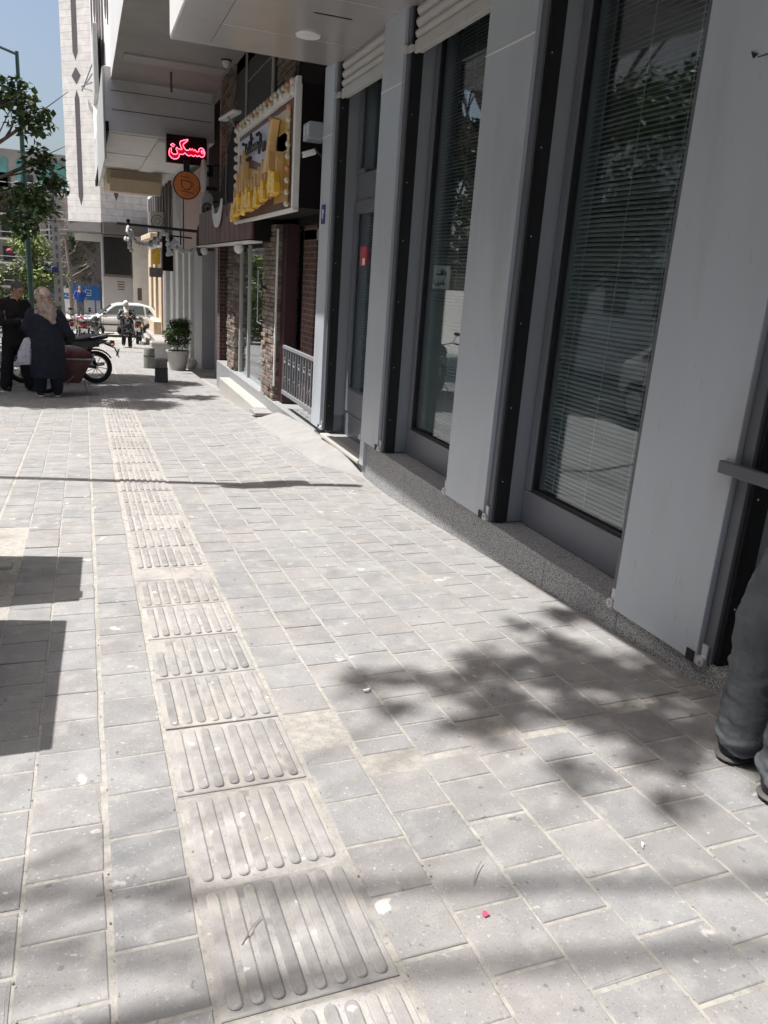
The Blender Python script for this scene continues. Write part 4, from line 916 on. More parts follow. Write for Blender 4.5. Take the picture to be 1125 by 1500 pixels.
# chamfer face: u measured from the far corner toward the near one, so its normal points to the street
vx = (nr.x-far.x, nr.y-far.y)
c0 = Lf*0.42
for poly in (dslot(c0, 8.75, 30, 0.30), [(c0, 8.45), (c0+0.28, 8.1), (c0, 7.75), (c0-0.28, 8.1)], [(c0-0.14, 7.15), (c0, 7.5), (c0+0.14, 7.15), (c0+0.14, 2.9), (c0, 2.5), (c0-0.14, 2.9)]):
    shape_on(far, vx, 0.012, poly, 'slot', 'slot', D)
shape_on((0.93, 42, 0), (1, 0), 0.012, [(0.62, 6.2), (0.82, 6.2), (0.82, 3.05), (0.72, 2.75), (0.62, 3.05)], 'slot', 'slot', D)
for k, (uu_, zb_, w_) in enumerate(((0.30, 8.3, .13), (0.95, 9.6, .16), (1.55, 7.4, .22), (2.15, 7.0, .16), (2.75, 7.6, .16), (3.45, 9.2, .14), (3.9, 8.9, .10))):
    shape_on((0.75, 40.5, 0), (0.60, -4.1), 0.03, [(uu_-w_, 29), (uu_+w_, 29), (uu_+w_, zb_+0.5), (uu_, zb_), (uu_-w_, zb_+0.5)], 'slot', 'slot', D)
b = MB(); b.box(1.0, 41.2, 1.25, 3.5, 44, 1.75); b.build('soffit_band', 'darkband', D)
b = MB(); b.prism([(-0.6, 43.6), (0.9, 41.96), (1.0, 41.96), (1.0, 45), (-0.6, 45)], 'z', 1.3, 1.745); b.build('corner_band', 'darkband', D)
b = MB(); b.box(-0.3, 44.6, 0.9, 3.5, 44.7, 1.25); b.build('white_band', 'white', D)
b = MB(); b.box(0.95, 42.6, -3.3, 3.6, 46, 1.2); b.build('ground_floor_wall', 'lgrey', D)
b = MB(); b.box(1.02, 42.52, -0.62, 2.30, 42.59, 1.12); wn = b.build('barred_window', 'winDark', D)
b = MB()
for k in range(15): b.box(1.06+k*0.085, 42.44, -0.60, 1.085+k*0.085, 42.47, 1.1)
for z in (-0.5, 0.3, 1.0): b.box(1.02, 42.45, z, 2.30, 42.48, z+0.03)
b.build('bars', 'blackm', wn)
b = MB(); b.box(0.98, 42.50, -0.75, 2.35, 42.59, -0.63); b.build('sill', 'darkband', wn)
b = MB(); b.box(2.35, 42.3, -3.3, 3.2, 42.59, 1.24); b.build('pier', 'pink', D) .data.materials[0] = M['offwhite']
b = MB()
for k in range(4): b.box(1.62, 42.585, -1.35+k*0.12, 1.95, 42.598, -1.30+k*0.12)
b.box(2.55, 42.28, -1.8, 2.75, 42.298, -1.2); b.build('stencil', 'slot', D)
bd = zero('billboard', 'slim pale billboard seen edge on and propped out by four thin struts', 'billboard')
b = MB(); b.box(0.74, 37.5, 6.55, 0.92, 40.5, 9.1); b.build('panel', 'shutter', bd, bevel=0.02)
b = MB()
for (z_, dz) in ((7.1, -0.1), (7.5, 0.05), (7.9, -0.5), (8.3, -0.6)): b.tube([(0.80, 40.4, z_), (0.30, 42.45, 7.6+0.3*dz)], 0.03, 6)
b.build('struts', 'iron', bd)
# blue construction hoarding
hd = zero('hoarding', 'blue and white construction hoarding with pale lettering', 'fence')
b = MB(); b.box(-2.4, 52, -2.35, 0.95, 52.08, -1.45); b.build('blue_band', 'blue', hd)
b = MB(); b.box(-2.4, 51.98, -3.2, -0.55, 52.06, -2.36); b.box(-1.35, 51.985, -2.0, -0.78, 51.998, -1.55); b.build('white_panel', 'white', hd)
b = MB(); b.box(-0.54, 52.0, -3.2, 0.95, 52.06, -2.36); b.build('grey_panel', 'lgrey', hd)
b = MB()
b.box(0.10, 51.97, -2.1, 0.13, 51.995, -1.75); b.box(0.10, 51.97, -2.1, 0.45, 51.995, -2.06); b.box(0.42, 51.97, -2.1, 0.45, 51.995, -1.75); b.box(0.10, 51.97, -1.78, 0.45, 51.995, -1.75); b.box(0.2, 51.97, -1.97, 0.36, 51.995, -1.93)
b.build('emblem', 'text', hd)
scribble(hd, 51.96, -1.2, -2.2, 0.12, 'text', name='lettering', seed=3, n=5, r=0.02, dirn=1, axis='y')
b = MB(); b.box(0.62, 51.0, -3.2, 0.70, 51.1, 0.6); b.build('post', 'blue', hd)
# ------------------------------------------------------------------ far buildings and poles
fb = zero('glass_building', 'far grey building with green glass bays behind the scaffold', 'building')
b = MB(); b.box(-9, 75, -3.2, -0.6, 90, 8.1); b.build('wall', 'farwall', fb)
for (x0, x1, z0_, z1_) in ((-3.1, -0.9, 5.4, 7.5), (-4.7, -4.3, 5.4, 7.4), (-6.6, -5.4, 5.2, 7.4)): MB().box(x0, 74.9, z0_, x1, 74.97, z1_).build('green_glass', 'farglass', fb)
for k in range(5):
    for j in range(4): MB().box(-7.8+j*1.7, 74.9, -2.4+k*1.9, -6.9+j*1.7, 74.97, -1.3+k*1.9).build('window', 'winDark', fb)
for k in range(5): MB().box(-8.6, 74.1, -2.7+k*1.9, -0.8, 74.89, -2.55+k*1.9).box(-8.6, 74.1, -2.1+k*1.9, -0.8, 74.15, -2.05+k*1.9).build('balcony', 'offwhite', fb)
for (x0, x1, y, z1_, l) in ((-22, -9.6, 70, 6.0, 'plain far grey block behind the street trees'), (0.5, 12, 68, 16, 'tall far block hidden behind the stone building')):
    t = zero('far_building', l, 'building'); b = MB(); b.box(x0, y, -3.2, x1, y+12, z1_); b.build('wall', 'farwall', t)
    for k in range(4):
        for j in range(3): MB().box(x1-5.2+j*1.9, y-0.05, -2+k*2.2, x1-4.3+j*1.9, y-0.01, -0.8+k*2.2).build('window', 'winDark', t)
sc = zero('scaffold', 'thin metal scaffolding standing in front of the far green glass building', 'scaffold')
b = MB()
for i in range(7):
    for y in (58, 60): b.tube([(-3.6+i*0.55, y, -3.2), (-3.6+i*0.55, y, 4.6-0.4*(i % 2)+(4.2 if i > 5 else 0))], 0.035, 5)
for k in range(11): b.tube([(-3.8, 58, -2.4+k*0.68), (-0.1, 58, -2.4+k*0.68)], 0.03, 5); b.tube([(-0.35, 58, -2.4+k*0.9), (-0.35, 60, -2.0+k*0.9)], 0.03, 5)
for k in range(7): b.tube([(-3.6+k*0.5, 58, -1+(k % 3)*1.3), (-2.6+k*0.5, 58, 1.0+(k % 3)*1.3)], 0.03, 5)
b.build('tubes', 'iron', sc)
b = MB()
for k in range(5): b.box(-3.6, 58, -1.7+k*1.3, -0.5, 59, -1.66+k*1.3)
b.build('planks', 'twig', sc)
up_ = zero('utility_pole', 'grey concrete utility pole carrying a blue street sign', 'pole')
b = MB(); b.rings([[(-0.86-0.20, 34-0.11, -3.1), (-0.86+0.20, 34-0.11, -3.1), (-0.86+0.20, 34+0.11, -3.1), (-0.86-0.20, 34+0.11, -3.1)], [(-0.93-0.10, 34-0.08, 3.0), (-0.93+0.10, 34-0.08, 3.0), (-0.93+0.10, 34+0.08, 3.0), (-0.93-0.10, 34+0.08, 3.0)]]); b.build('shaft', 'concrete', up_)
for k in range(16): MB().box(-0.86-0.03-0.004*k, 33.87+0.0016*k, -2.6+k*0.32, -0.86+0.05-0.004*k, 33.895, -2.42+k*0.32).build('recess', 'darkband', up_)
sg = zero('street_sign', 'small blue street name sign with white writing on the concrete pole', 'sign')
b = MB(); b.obox((-1.13, 33.6, -0.44), (0.56, 0.02, 0.20), Matrix.Rotation(0.10, 3, 'Y')); b.build('plate', 'bluesign', sg)
b = MB(); b.tube([(-1.13, 33.62, -0.50), (-0.95, 33.86, -0.55)], 0.02, 6); b.build('clamp', 'iron', sg)
scribble(sg, 33.58, -1.28, -0.47, 0.06, 'text', seed=8, n=5, r=0.012, dirn=1, axis='y')
lp = zero('street_lamp', 'dark green street lamp post with its arm reaching over the road', 'street lamp')
b = MB(); b.tube([(-1.56, 28, -2.9), (-1.56, 28, 2.0), (-1.56, 28, 5.7)], [0.09, 0.075, 0.05], 10); b.lathe([(0.16, 0), (0.16, 0.5), (0.10, 0.6)], (-1.56, 28, -2.9), 12); b.build('post', 'green', lp)
b = MB(); b.tube([(-1.56, 28, 5.62), (-2.2, 28, 5.80), (-3.6, 28, 5.95)], [0.04, 0.035, 0.03], 8); b.build('arm', 'green', lp)
b = MB(); b.sph((-3.9, 28, 5.93), 1, (0.38, 0.13, 0.08), n=12); b.build('lamp_head', 'iron', lp, smooth=True)
# near lamp post: stands left of the frame, its shadow crosses the walk
lp2 = zero('street_lamp', 'tall street lamp at the kerb whose shadow crosses the tactile strip', 'street lamp')
H = 4.7; bx_, by_ = -3.05, 7.50
b = MB(); b.tube([(bx_, by_, -1.85), (bx_, by_, H-1.75)], [0.075, 0.06], 10); b.build('post', 'green', lp2)
ax = lambda t, h: (bx_+t, by_-0.27*t+0.02, h)
b = MB(); b.tube([ax(0, H-1.77), ax(1.6, H-1.73), ax(3.22, H-1.70)], [0.056, 0.052, 0.045], 8); b.build('arm', 'green', lp2)
b = MB(); b.sph(ax(2.45, H-1.75), 1, (0.40, 0.14, 0.08), n=12); b.build('lamp_head', 'iron', lp2, smooth=True)
# utility cabinets left of the frame
for (x1, y0_, y1_, h, lab) in ((-0.60, 3.92, 4.66, 1.27, 'grey street cabinet beside the tree pit, the farther one'), (-0.60, 2.52, 3.66, 1.10, 'grey street cabinet beside the pavement edge, the nearer one')):
    g0 = G(-1, (y0_+y1_)/2); t = zero('street_cabinet', lab, 'cabinet')
    b = MB(); b.box(x1-0.45, y0_, g0+0.08, x1, y1_, g0+h); b.build('case', 'cabinet', t, bevel=0.01)
    b = MB(); b.box(x1-0.42, y0_+0.05, g0-0.05, x1-0.03, y1_-0.05, g0+0.085); b.build('base', 'concrete', t)
    b = MB(); b.box(x1+0.001, (y0_+y1_)/2-0.003, g0+0.12, x1+0.006, (y0_+y1_)/2+0.003, g0+h-0.05); b.box(x1, y0_+0.3, g0+0.6, x1+0.02, y0_+0.33, g0+0.72); b.build('door_seam', 'blackm', t)
b = MB(); b.prism([(-0.598, -0.60), (-0.53, -0.50), (-0.598, -0.42)], 'y', 3.95, 4.05); tag(b.build('cabinet_flag', 'cabinet'), 'small triangular metal flag on the farther street cabinet', 'flag')

# ------------------------------------------------------------------ foliage
def leaf_cloud(centres, n, size, rnd, name, m, parent, squash=0.8, droop=0.3):
    """thousands of separate folded leaf blades around twig ends; centres = [(x,y,z,r)]"""
    vs, fs, cs = [], [], []
    tot = sum(c[3]**2 for c in centres)
    for (cx, cy, cz, r) in centres:
        k = int(n*r*r/tot); cl = rnd.uniform(0.7, 1.35)
        for _ in range(k):
            d = Vector((rnd.gauss(0,1), rnd.gauss(0,1), rnd.gauss(0,1))).normalized()*(rnd.random()**0.45)*r
            p = Vector((cx+d.x, cy+d.y, cz+d.z*squash))
            a = Vector((rnd.gauss(0,1), rnd.gauss(0,1), rnd.gauss(-droop,0.6))).normalized()
            s = a.cross(Vector((rnd.gauss(0,.5), rnd.gauss(0,.5), 1))).normalized(); q = s.cross(a)
            L_ = size*rnd.uniform(0.65, 1.3); W_ = L_*rnd.uniform(0.28, 0.42); o = len(vs)
            vs += [p, p+a*L_*0.45+s*W_+q*W_*0.35, p+a*L_, p+a*L_*0.45-s*W_+q*W_*0.35]; fs += [(o, o+1, o+2), (o, o+2, o+3)]
            l = cl*rnd.uniform(0.7, 1.3); yv = rnd.uniform(0.85, 1.25); cs += [(l*yv, l, l*0.8)]*4
    b = MB(); b.v = [tuple(v) for v in vs]; b.f = fs; b.m = [0]*len(fs); b.vc = cs
    return b.build(name, m, parent, tint=True)
def tree(name, base, height, limbs, crown, n, size, label, m='leaf', group=None, rtr=0.13, seed=1, bark='bark'):
    r = random.Random(seed); t = zero(name, label, 'tree', group); B = Vector(base); b = MB()
    top = Vector((B.x+r.uniform(-.3,.3), B.y+r.uniform(-.3,.3), B.z+height*0.45)); P = [B, B.lerp(top, 0.5)+Vector((r.uniform(-.08,.08), r.uniform(-.08,.08), 0)), top]
    b.tube([tuple(p) for p in P], [rtr*1.25, rtr, rtr*0.8], 10); 
    for (cx, cy, cz, cr) in crown:
        e = Vector((cx, cy, cz)); mid = top.lerp(e, 0.5)+Vector((r.uniform(-.2,.2), r.uniform(-.2,.2), r.uniform(0,.3)))
        b.tube([tuple(top-Vector((0,0,0.1))), tuple(mid), tuple(e)], [rtr*0.5, rtr*0.28, rtr*0.10], 6)
        for _ in range(5):
            f = e+Vector((r.gauss(0,1), r.gauss(0,1), r.gauss(0,.7)))*cr*0.55; b.tube([tuple(mid.lerp(e, r.uniform(.4, 1))), tuple(f)], [rtr*0.10, rtr*0.03], 4)
    b.build('trunk', bark, t, smooth=True)
    leaf_cloud([(c[0], c[1], c[2], c[3]) for c in crown], n, size, r, 'crown', m, t)
    return t
# street tree whose crown hangs in the top left and shades the people
r1 = random.Random(11); cr = []
for _ in range(19):
    cr.append((r1.uniform(-3.6, -1.0), r1.uniform(12.6, 17.0), r1.uniform(0.9, 4.3), r1.uniform(0.3, 0.6)))
cr = [c for c in cr if not (c[0]/c[1] > -0.115 and c[2]/c[1] > 0.125)]
for _ in range(46):
    gy = r1.uniform(11.9, 17.6); gx = r1.uniform(-2.6, 0.9 if gy < 13 else (1.35 if gy < 15 else 1.75)); z = r1.uniform(5.3, 6.6); t = (z-prof(gy))/SUN.z
    if gx+SUN.x*t < -1.4: cr.append((gx+SUN.x*t, gy+SUN.y*t, z, r1.uniform(0.45, 0.65)))
cr += [(-0.62, 14.0, 1.95, 0.34), (-0.55, 14.6, 1.45, 0.30), (-0.72, 14.2, 0.85, 0.35), (-0.8, 13.8, 0.5, 0.28), (-0.35, 15.0, 1.15, 0.24), (-0.50, 14.0, 0.72, 0.22), (-0.9, 14.5, 2.35, 0.35), (-1.0, 14.0, 4.2, 0.35), (-0.85, 14.3, 4.35, 0.22)]
tree('plane_tree', (-3.0, 15.2, -2.3), 5.2, 0, cr, 34000, 0.12, 'broad leaved street tree with dark crown hanging over the two standing people', 'leaf', seed=3, rtr=0.16)
# second street tree hanging in farther behind
r1 = random.Random(12); cr = [(r1.uniform(-3.4, -0.1), r1.uniform(15.5, 19.5), r1.uniform(2.2, 5.6), r1.uniform(0.35, 0.6)) for _ in range(16)]
cr = [c for c in cr if c[0]/c[1] < -0.12 or c[2]/c[1] > 0.38]
tree('plane_tree', (-3.4, 19.0, -2.5), 5.0, 0, cr, 8000, 0.12, 'broad leaved street tree standing behind the first one at the kerb', 'leaf', seed=5, rtr=0.15)
# near tree, out of frame, whose leaves and limbs shade the near pavement
def up(gx, gy, z):
    g = G(gx, gy); t = (z-g)/SUN.z; return (gx+SUN.x*t, gy+SUN.y*t, z)
r1 = random.Random(21); cr = []
SP = [(0.98,2.60,5.6,.13),(1.15,2.58,5.4,.10),(1.55,2.58,5.5,.22),(1.75,2.45,5.2,.24),(1.95,2.70,5.8,.16),(2.20,2.98,5.7,.15),(2.05,2.35,5.4,.30),(2.25,2.15,5.6,.30),(2.2,1.85,5.8,.28),(1.95,1.95,5.3,.24),(1.72,2.1,5.0,.20),(1.45,2.25,5.2,.18),(1.28,2.17,5.6,.15),(1.62,1.55,5.3,.10),(1.80,1.78,5.5,.16),(1.42,1.80,5.5,.09),(2.15,1.55,5.6,.25),(1.05,2.35,5.2,.09),(1.9,2.95,5.6,.08),(1.3,2.45,5.4,.12),(-.3,1.3,5.5,.1)]
for (x, y, z, r) in SP:
    p = up(x, y, z+3.2); cr.append((p[0], p[1], p[2], r*0.8))
near = zero('street_tree', 'street tree beside the near kerb casting dappled shade on the pavement', 'tree')
b = MB(); base = (-3.4, 1.6, G(-3.4, 1.6)); fork = Vector((-3.6, 1.9, 3.4))
b.tube([base, (-3.45, 1.7, 0.8), tuple(fork)], [0.16, 0.13, 0.11], 10)
for (x, y, z, r) in cr:
    b.tube([tuple(fork), tuple(fork.lerp(Vector((x, y, z)), 0.55)+Vector((-0.15, -0.1, 0.5))), (x, y, z)], [0.006, 0.004, 0.002], 5)
# long limbs throwing the soft bands at the bottom of the picture
for (ga, gb, z, rr_) in (((-0.5, 1.80), (2.2, 1.02), 8.6, 0.028), ((-0.5, 1.66), (0.35, 1.28), 8.8, 0.022), ((0.5, 1.25), (2.0, 0.85), 9.0, 0.028)):
    a = Vector(up(ga[0], ga[1], z)); c = Vector(up(gb[0], gb[1], z-0.3)); m_ = a.lerp(c, 0.5)+Vector((0, 0.03, 0.05))
    b.tube([tuple(fork), tuple(a), tuple(m_), tuple(c)], [0.04, rr_, rr_*0.9, rr_*0.6], 7)
b.build('trunk', 'bark', near, smooth=True)
leaf_cloud(cr, 1500, 0.095, r1, 'crown', 'leaf', near)
# roadside trees that the windows mirror
r1 = random.Random(31)
for i, (x, y, lab) in enumerate(((-8.6, 12.5, 'leafy tree across the road opposite the second window'), (-8.8, 21, 'leafy tree across the road opposite the brick shop'), (-9.2, 5.0, 'leafy tree across the road opposite the near window'))):
    cr = [(x+r1.gauss(0, 1.2), y+r1.gauss(0, 1.3), prof(y)+r1.uniform(3.0, 8.2), r1.uniform(0.9, 1.5)) for _ in range(18)]
    tree('street_tree', (x, y, prof(y)-0.1), 6, 0, cr, 9000, 0.2, lab, 'leafl', group='trees across the road', seed=40+i, rtr=0.18)
# buildings across the road (mirrored in the glass)
for i, (y0_, y1_, h, m) in enumerate(((-14, 3, 18, 'farwall'), (3.3, 17, 15, 'beige'), (17.3, 34, 19, 'offwhite'))):
    t = zero('opposite_building', ('plain grey block across the road', 'low sandy block across the road', 'tall pale block across the road')[i], 'building')
    b = MB(); b.box(-24, y0_, -3, -13.5, y1_, h); b.build('wall', m, t)
    for k in range(int(h/3)):
        y = y0_+1
        while y < y1_-2: MB().box(-13.49, y, -0.6+k*3, -13.44, y+1.5, 1.0+k*3).build('window', 'winDark', t); y += 3
# low planting behind the people
rb = zero('rose_bush', 'light green rose bush with one red bloom behind the two people', 'bush')
r1 = random.Random(9); cr = [(r1.uniform(-3.0, -1.45), r1.uniform(19.5, 22.5), r1.uniform(-2.0, 0.25), r1.uniform(0.25, 0.5)) for _ in range(26)]
leaf_cloud(cr, 9000, 0.085, r1, 'foliage', 'leafl', rb)
b = MB()
for c in cr[:14]: b.tube([(c[0]*0.3-1.4, 21, -2.5), (c[0], c[1], c[2])], [0.02, 0.006], 5)
b.build('stems', 'twig', rb)
b = MB(); b.sph((-1.50, 20, 0.06), 0.07, (1,1,.8), n=10); b.build('bloom', 'petal', rb)
for i, (x0_, x1_, y0_, y1_, z0_, z1_, n_, m_, lab) in enumerate(((-2.2, -1.2, 33, 37, -2.6, 0.6, 7000, 'leafl', 'light green tree between the lamp post and the concrete pole'), (-6, -3.0, 24, 30, -2.8, 1.2, 7000, 'leafl', 'light green bush at the left edge beyond the rose'), (-9, -3.6, 36, 44, -2.8, 6.5, 12000, 'leaf', 'dark tree behind the roadside bushes'))):
    r1 = random.Random(60+i); cr = [(r1.uniform(x0_, x1_), r1.uniform(y0_, y1_), r1.uniform(z0_, z1_), r1.uniform(0.4, 0.8)) for _ in range(16)]
    tree('bushy_tree', ((x0_+x1_)/2, (y0_+y1_)/2, -3.1), 3.0, 0, cr, n_, 0.16, lab, m_, seed=70+i, rtr=0.1)
# bare creeper tangle
r1 = random.Random(77)
bt = zero('bare_tree', 'bare tangled twiggy tree in front of the scaffold', 'tree')
b = MB(); b.tube([(-0.6, 47, -3.2), (-0.65, 47, -0.5), (-0.8, 47, 1.2)], [0.12, 0.09, 0.06], 8)
def grow(p, d, L_, r, lvl):
    q = p+d*L_; b.tube([tuple(p), tuple(p.lerp(q, .5)+Vector((r1.gauss(0,.05*L_), r1.gauss(0,.05*L_), r1.gauss(0,.05*L_)))), tuple(q)], [r, r*0.85, r*0.7], 4, cap=False)
    if lvl > 0:
        for _ in range(3 if lvl > 1 else 4):
            nd = (d+Vector((r1.gauss(0,.6), r1.gauss(0,.4), r1.gauss(-.05,.5)))).normalized(); grow(q, nd, L_*r1.uniform(.6,.85), r*0.62, lvl-1)
for k in range(9):
    grow(Vector((-0.7+r1.uniform(-.1,.1), 47, -1.5+k*0.42)), Vector((r1.gauss(0,.8), r1.gauss(0,.3), r1.uniform(-.2,.8))).normalized(), 0.85, 0.028, 4)
b.build('twigs', 'twig', bt)
cb = zero('creeper', 'brown dry creeper hanging on the wall beneath the stone building', 'plant')
b = MB()
for k in range(260):
    x = r1.uniform(-1.1, 0.75); z = r1.uniform(-1.3, 1.3); y = 50.8+r1.uniform(-.2, .2)
    b.tube([(x, y, z), (x+r1.gauss(0,.25), y, z+r1.gauss(0,.2)), (x+r1.gauss(0,.4), y, z-r1.uniform(0,.6))], 0.016, 4, cap=False)
b.build('stems', 'twig', cb)
leaf_cloud([(r1.uniform(-1.0,0.7), 50.9, r1.uniform(-1.2,1.2), 0.4) for _ in range(14)], 2500, 0.10, r1, 'leaves', 'leaf', cb)
hw = zero('dark_hedge_wall', 'dark wall with creeper above the blue hoarding', 'wall')
b = MB(); b.box(-1.2, 53, -3.2, 1.6, 53.3, 1.3); b.build('wall', 'winDark', hw) .data.materials[0] = M['darkband']
# high cables near the top left

# ------------------------------------------------------------------ bollards and planters
def bollard(x, y, h, r, label, m1, m2):
    g = G(x, y); t = empty('bollard', (x, y, g), label, 'bollard', 'concrete bollards on the walk')
    b = MB(); b.lathe([(r*1.04, -0.03), (r, h*0.60)], (0,0,0), 24); b.build('base', m2, t, smooth=True)
    b = MB(); b.lathe([(r*0.94, h*0.60), (r*0.92, h*0.93), (r*0.84, h*0.98), (r*0.6, h)], (0,0,0.0), 24); b.build('cap', m1, t, smooth=True)
    b = MB(); b.torus((0,0,h*0.60), r*0.96, 0.012, 'z', 24, 6); b.build('ring', 'blackm', t)
    return t
bollard(1.40, 16.2, 0.47, 0.125, 'nearer squat concrete bollard with dark lower half', 'bollard', 'concreted')
bollard(1.45, 20.0, 0.50, 0.135, 'farther squat concrete bollard with paler band', 'bollard', 'bollard')
x, y = 2.08, 19.6; g = G(x, y)
t = zero('planter', 'round white planter with a clipped leafy bush by the white shop', 'planter')
b = MB(); b.lathe([(0.19, g), (0.25, g+0.40), (0.275, g+0.43), (0.275, g+0.47), (0.245, g+0.47), (0.24, g+0.42)], (x, y, 0), 28); b.build('pot', 'potwhite', t, smooth=True)
b = MB(); b.lathe([(0.235, g+0.40), (0.235, g+0.43)], (x, y, 0), 20); b.build('soil', 'soil', t)
r1 = random.Random(51)
bu = zero('potted_bush', 'round dark green bush growing in the white planter', 'bush')
leaf_cloud([(x+r1.uniform(-.22,.22), y+r1.uniform(-.2,.2), g+r1.uniform(0.62, 1.12), 0.17) for _ in range(26)], 4200, 0.05, r1, 'foliage', 'leaf', bu)
b = MB()
for k in range(8): b.tube([(x, y, g+0.42), (x+r1.uniform(-.2,.2), y+r1.uniform(-.15,.15), g+1.0)], 0.008, 5)
b.build('stems', 'twig', bu)
x, y = 1.98, 23.0; g = G(x, y); t = zero('planter', 'square white planter box behind the round one', 'planter')
b = MB(); b.rings([[(x-.2,y-.2,g),(x+.2,y-.2,g),(x+.2,y+.2,g),(x-.2,y+.2,g)], [(x-.28,y-.28,g+.52),(x+.28,y-.28,g+.52),(x+.28,y+.28,g+.52),(x-.28,y+.28,g+.52)]]); b.build('box', 'potwhite', t, bevel=0.01)
b = MB(); b.box(x-.25, y-.25, g+.521, x+.25, y+.25, g+.53); b.build('soil', 'soil', t)
x, y = 2.45, 20.3; g = G(x, y); t = zero('sack', 'small white sack slumped between planter and shop front', 'sack')
b = MB(); b.sph((x, y, g+0.12), 1, (0.2, 0.14, 0.14), n=12); b.build('cloth', 'whitecloth', t, smooth=True)

# ------------------------------------------------------------------ motorcycles
def motorcycle(loc, rz, label, paint='mblack', group='parked motorbikes', lean=0.06, scooter=False):
    t = empty('motorcycle', loc, label, 'motorcycle', group, rz); t.rotation_euler = (lean, 0, rz)
    R_ = 0.30; wb = 0.62
    for sx in (-1, 1):
        b = MB(); b.torus((sx*wb, 0, R_), R_-0.045, 0.045, 'y', 32, 10, 1.1); w = b.build('wheel', 'rubber', t, smooth=True)
        b = MB(); b.torus((sx*wb, 0, R_), R_-0.085, 0.014, 'y', 28, 6); b.lathe([(0.045, -0.05), (0.045, 0.05)], (sx*wb, 0, R_), 12, 'y')
        for k in range(10):
            a = 2*pi*k/10; b.tube([(sx*wb+0.04*cos(a), 0, R_+0.04*sin(a)), (sx*wb+(R_-0.09)*cos(a+0.15), 0, R_+(R_-0.09)*sin(a+0.15))], 0.007, 5)
        b.build('rim', 'chrome', w, smooth=True)
        b = MB(); n = 10; rg = []
        for k in range(n+1):
            a = (pi*0.12+pi*0.72*k/n) if sx > 0 else (pi*0.22+pi*0.60*k/n); rr_ = R_+0.035
            rg.append([(sx*wb+rr_*cos(a), yy, R_+rr_*sin(a)+zz) for (yy, zz) in ((-0.06, -0.02), (-0.04, 0.012), (0.04, 0.012), (0.06, -0.02), (0.035, -0.004), (-0.035, -0.004))])
        b.rings(rg); b.build('mudguard', paint, t, smooth=True)
    b = MB()
    for s in (-1, 1):
        b.tube([(wb, s*0.09, R_), (0.44, s*0.09, 0.80), (0.40, s*0.07, 0.92)], [0.024, 0.022, 0.02], 8)
        b.tube([(-wb, s*0.10, R_), (-0.05, s*0.07, 0.34), (0.10, s*0.06, 0.40)], 0.02, 8)
        b.tube([(-wb, s*0.12, R_+0.03), (-0.50, s*0.11, 0.66)], [0.028, 0.022], 8)
    b.tube([(0.42, 0, 0.85), (0.10, 0, 0.66), (-0.70, 0, 0.70)], 0.022, 8); b.tube([(0.42, 0, 0.80), (0.28, 0, 0.36), (0.02, 0, 0.24), (-0.15, 0, 0.45)], 0.022, 8)
    b.build('frame', 'blackm', t, smooth=True)
    b = MB(); b.obox((0.06, 0, 0.34), (0.30, 0.20, 0.22), Matrix.Identity(3)); b.obox((0.17, 0, 0.50), (0.16, 0.14, 0.18), Matrix.Rotation(-0.3, 3, 'Y'))
    for k in range(4): b.obox((0.17+k*0.006, 0, 0.44+k*0.035), (0.20, 0.18, 0.012), Matrix.Rotation(-0.3, 3, 'Y'))
    b.lathe([(0.10, -0.13), (0.10, 0.13)], (-0.02, 0, 0.33), 16, 'y'); b.build('engine', 'iron', t, bevel=0.01)
    b = MB(); b.tube([(0.22, -0.09, 0.50), (0.30, -0.12, 0.32), (0.1, -0.14, 0.22), (-0.2, -0.15, 0.24), (-0.40, -0.16, 0.29), (-0.80, -0.17, 0.36)], [0.018, 0.018, 0.02, 0.035, 0.045, 0.04], 10); b.build('exhaust', 'chrome', t, smooth=True)
    b = MB()
    rg = []
    for (x, w, h, z) in ((0.40, 0.05, 0.05, 0.82), (0.36, 0.12, 0.11, 0.84), (0.22, 0.145, 0.13, 0.85), (0.06, 0.12, 0.11, 0.83), (-0.06, 0.07, 0.07, 0.79)):
        rg.append([(x, w*cos(2*pi*k/14), z+h*sin(2*pi*k/14)*(1 if sin(2*pi*k/14) > 0 else 0.8)) for k in range(14)])
    b.rings(rg); b.build('tank', paint, t, smooth=True)
    b = MB(); rg = []
    for (x, w, z, h) in ((0.0, 0.08, 0.82, 0.05), (-0.10, 0.13, 0.82, 0.06), (-0.35, 0.14, 0.80, 0.05), (-0.50, 0.13, 0.84, 0.06), (-0.78, 0.11, 0.86, 0.05), (-0.86, 0.06, 0.86, 0.02)):
        rg.append([(x, w*cos(2*pi*k/14), z+h*sin(2*pi*k/14)) for k in range(14)])
    b.rings(rg); b.build('seat', 'seat', t, smooth=True)
    for s in (-1, 1):
        b = MB(); b.prism([(-0.86, 0.80), (-0.50, 0.62), (-0.08, 0.56), (-0.02, 0.74), (-0.5, 0.79)], 'y', s*0.10-0.015, s*0.10+0.015); b.build('side_panel', paint, t, bevel=0.008)
    b = MB(); b.tube([(-0.55, 0.13, 0.84), (-0.85, 0.12, 0.92), (-0.97, 0.0, 0.93), (-0.85, -0.12, 0.92), (-0.55, -0.13, 0.84)], 0.012, 6); b.build('grab_rail', 'chrome', t)
    b = MB(); b.tube([(-0.8, 0, 0.74), (-0.98, 0, 0.66), (-1.05, 0, 0.48)], [0.05, 0.035, 0.02], 6, flat=0.4); b.build('tail_bracket', 'blackm', t)
    b = MB(); b.box(-0.97, -0.07, 0.70, -0.90, 0.07, 0.80); b.build('tail_light', 'redlens', t, bevel=0.015)
    b = MB(); b.obox((-1.03, 0, 0.58), (0.008, 0.22, 0.14), Matrix.Rotation(-0.25, 3, 'Y')); b.build('number_plate', 'paper', t)
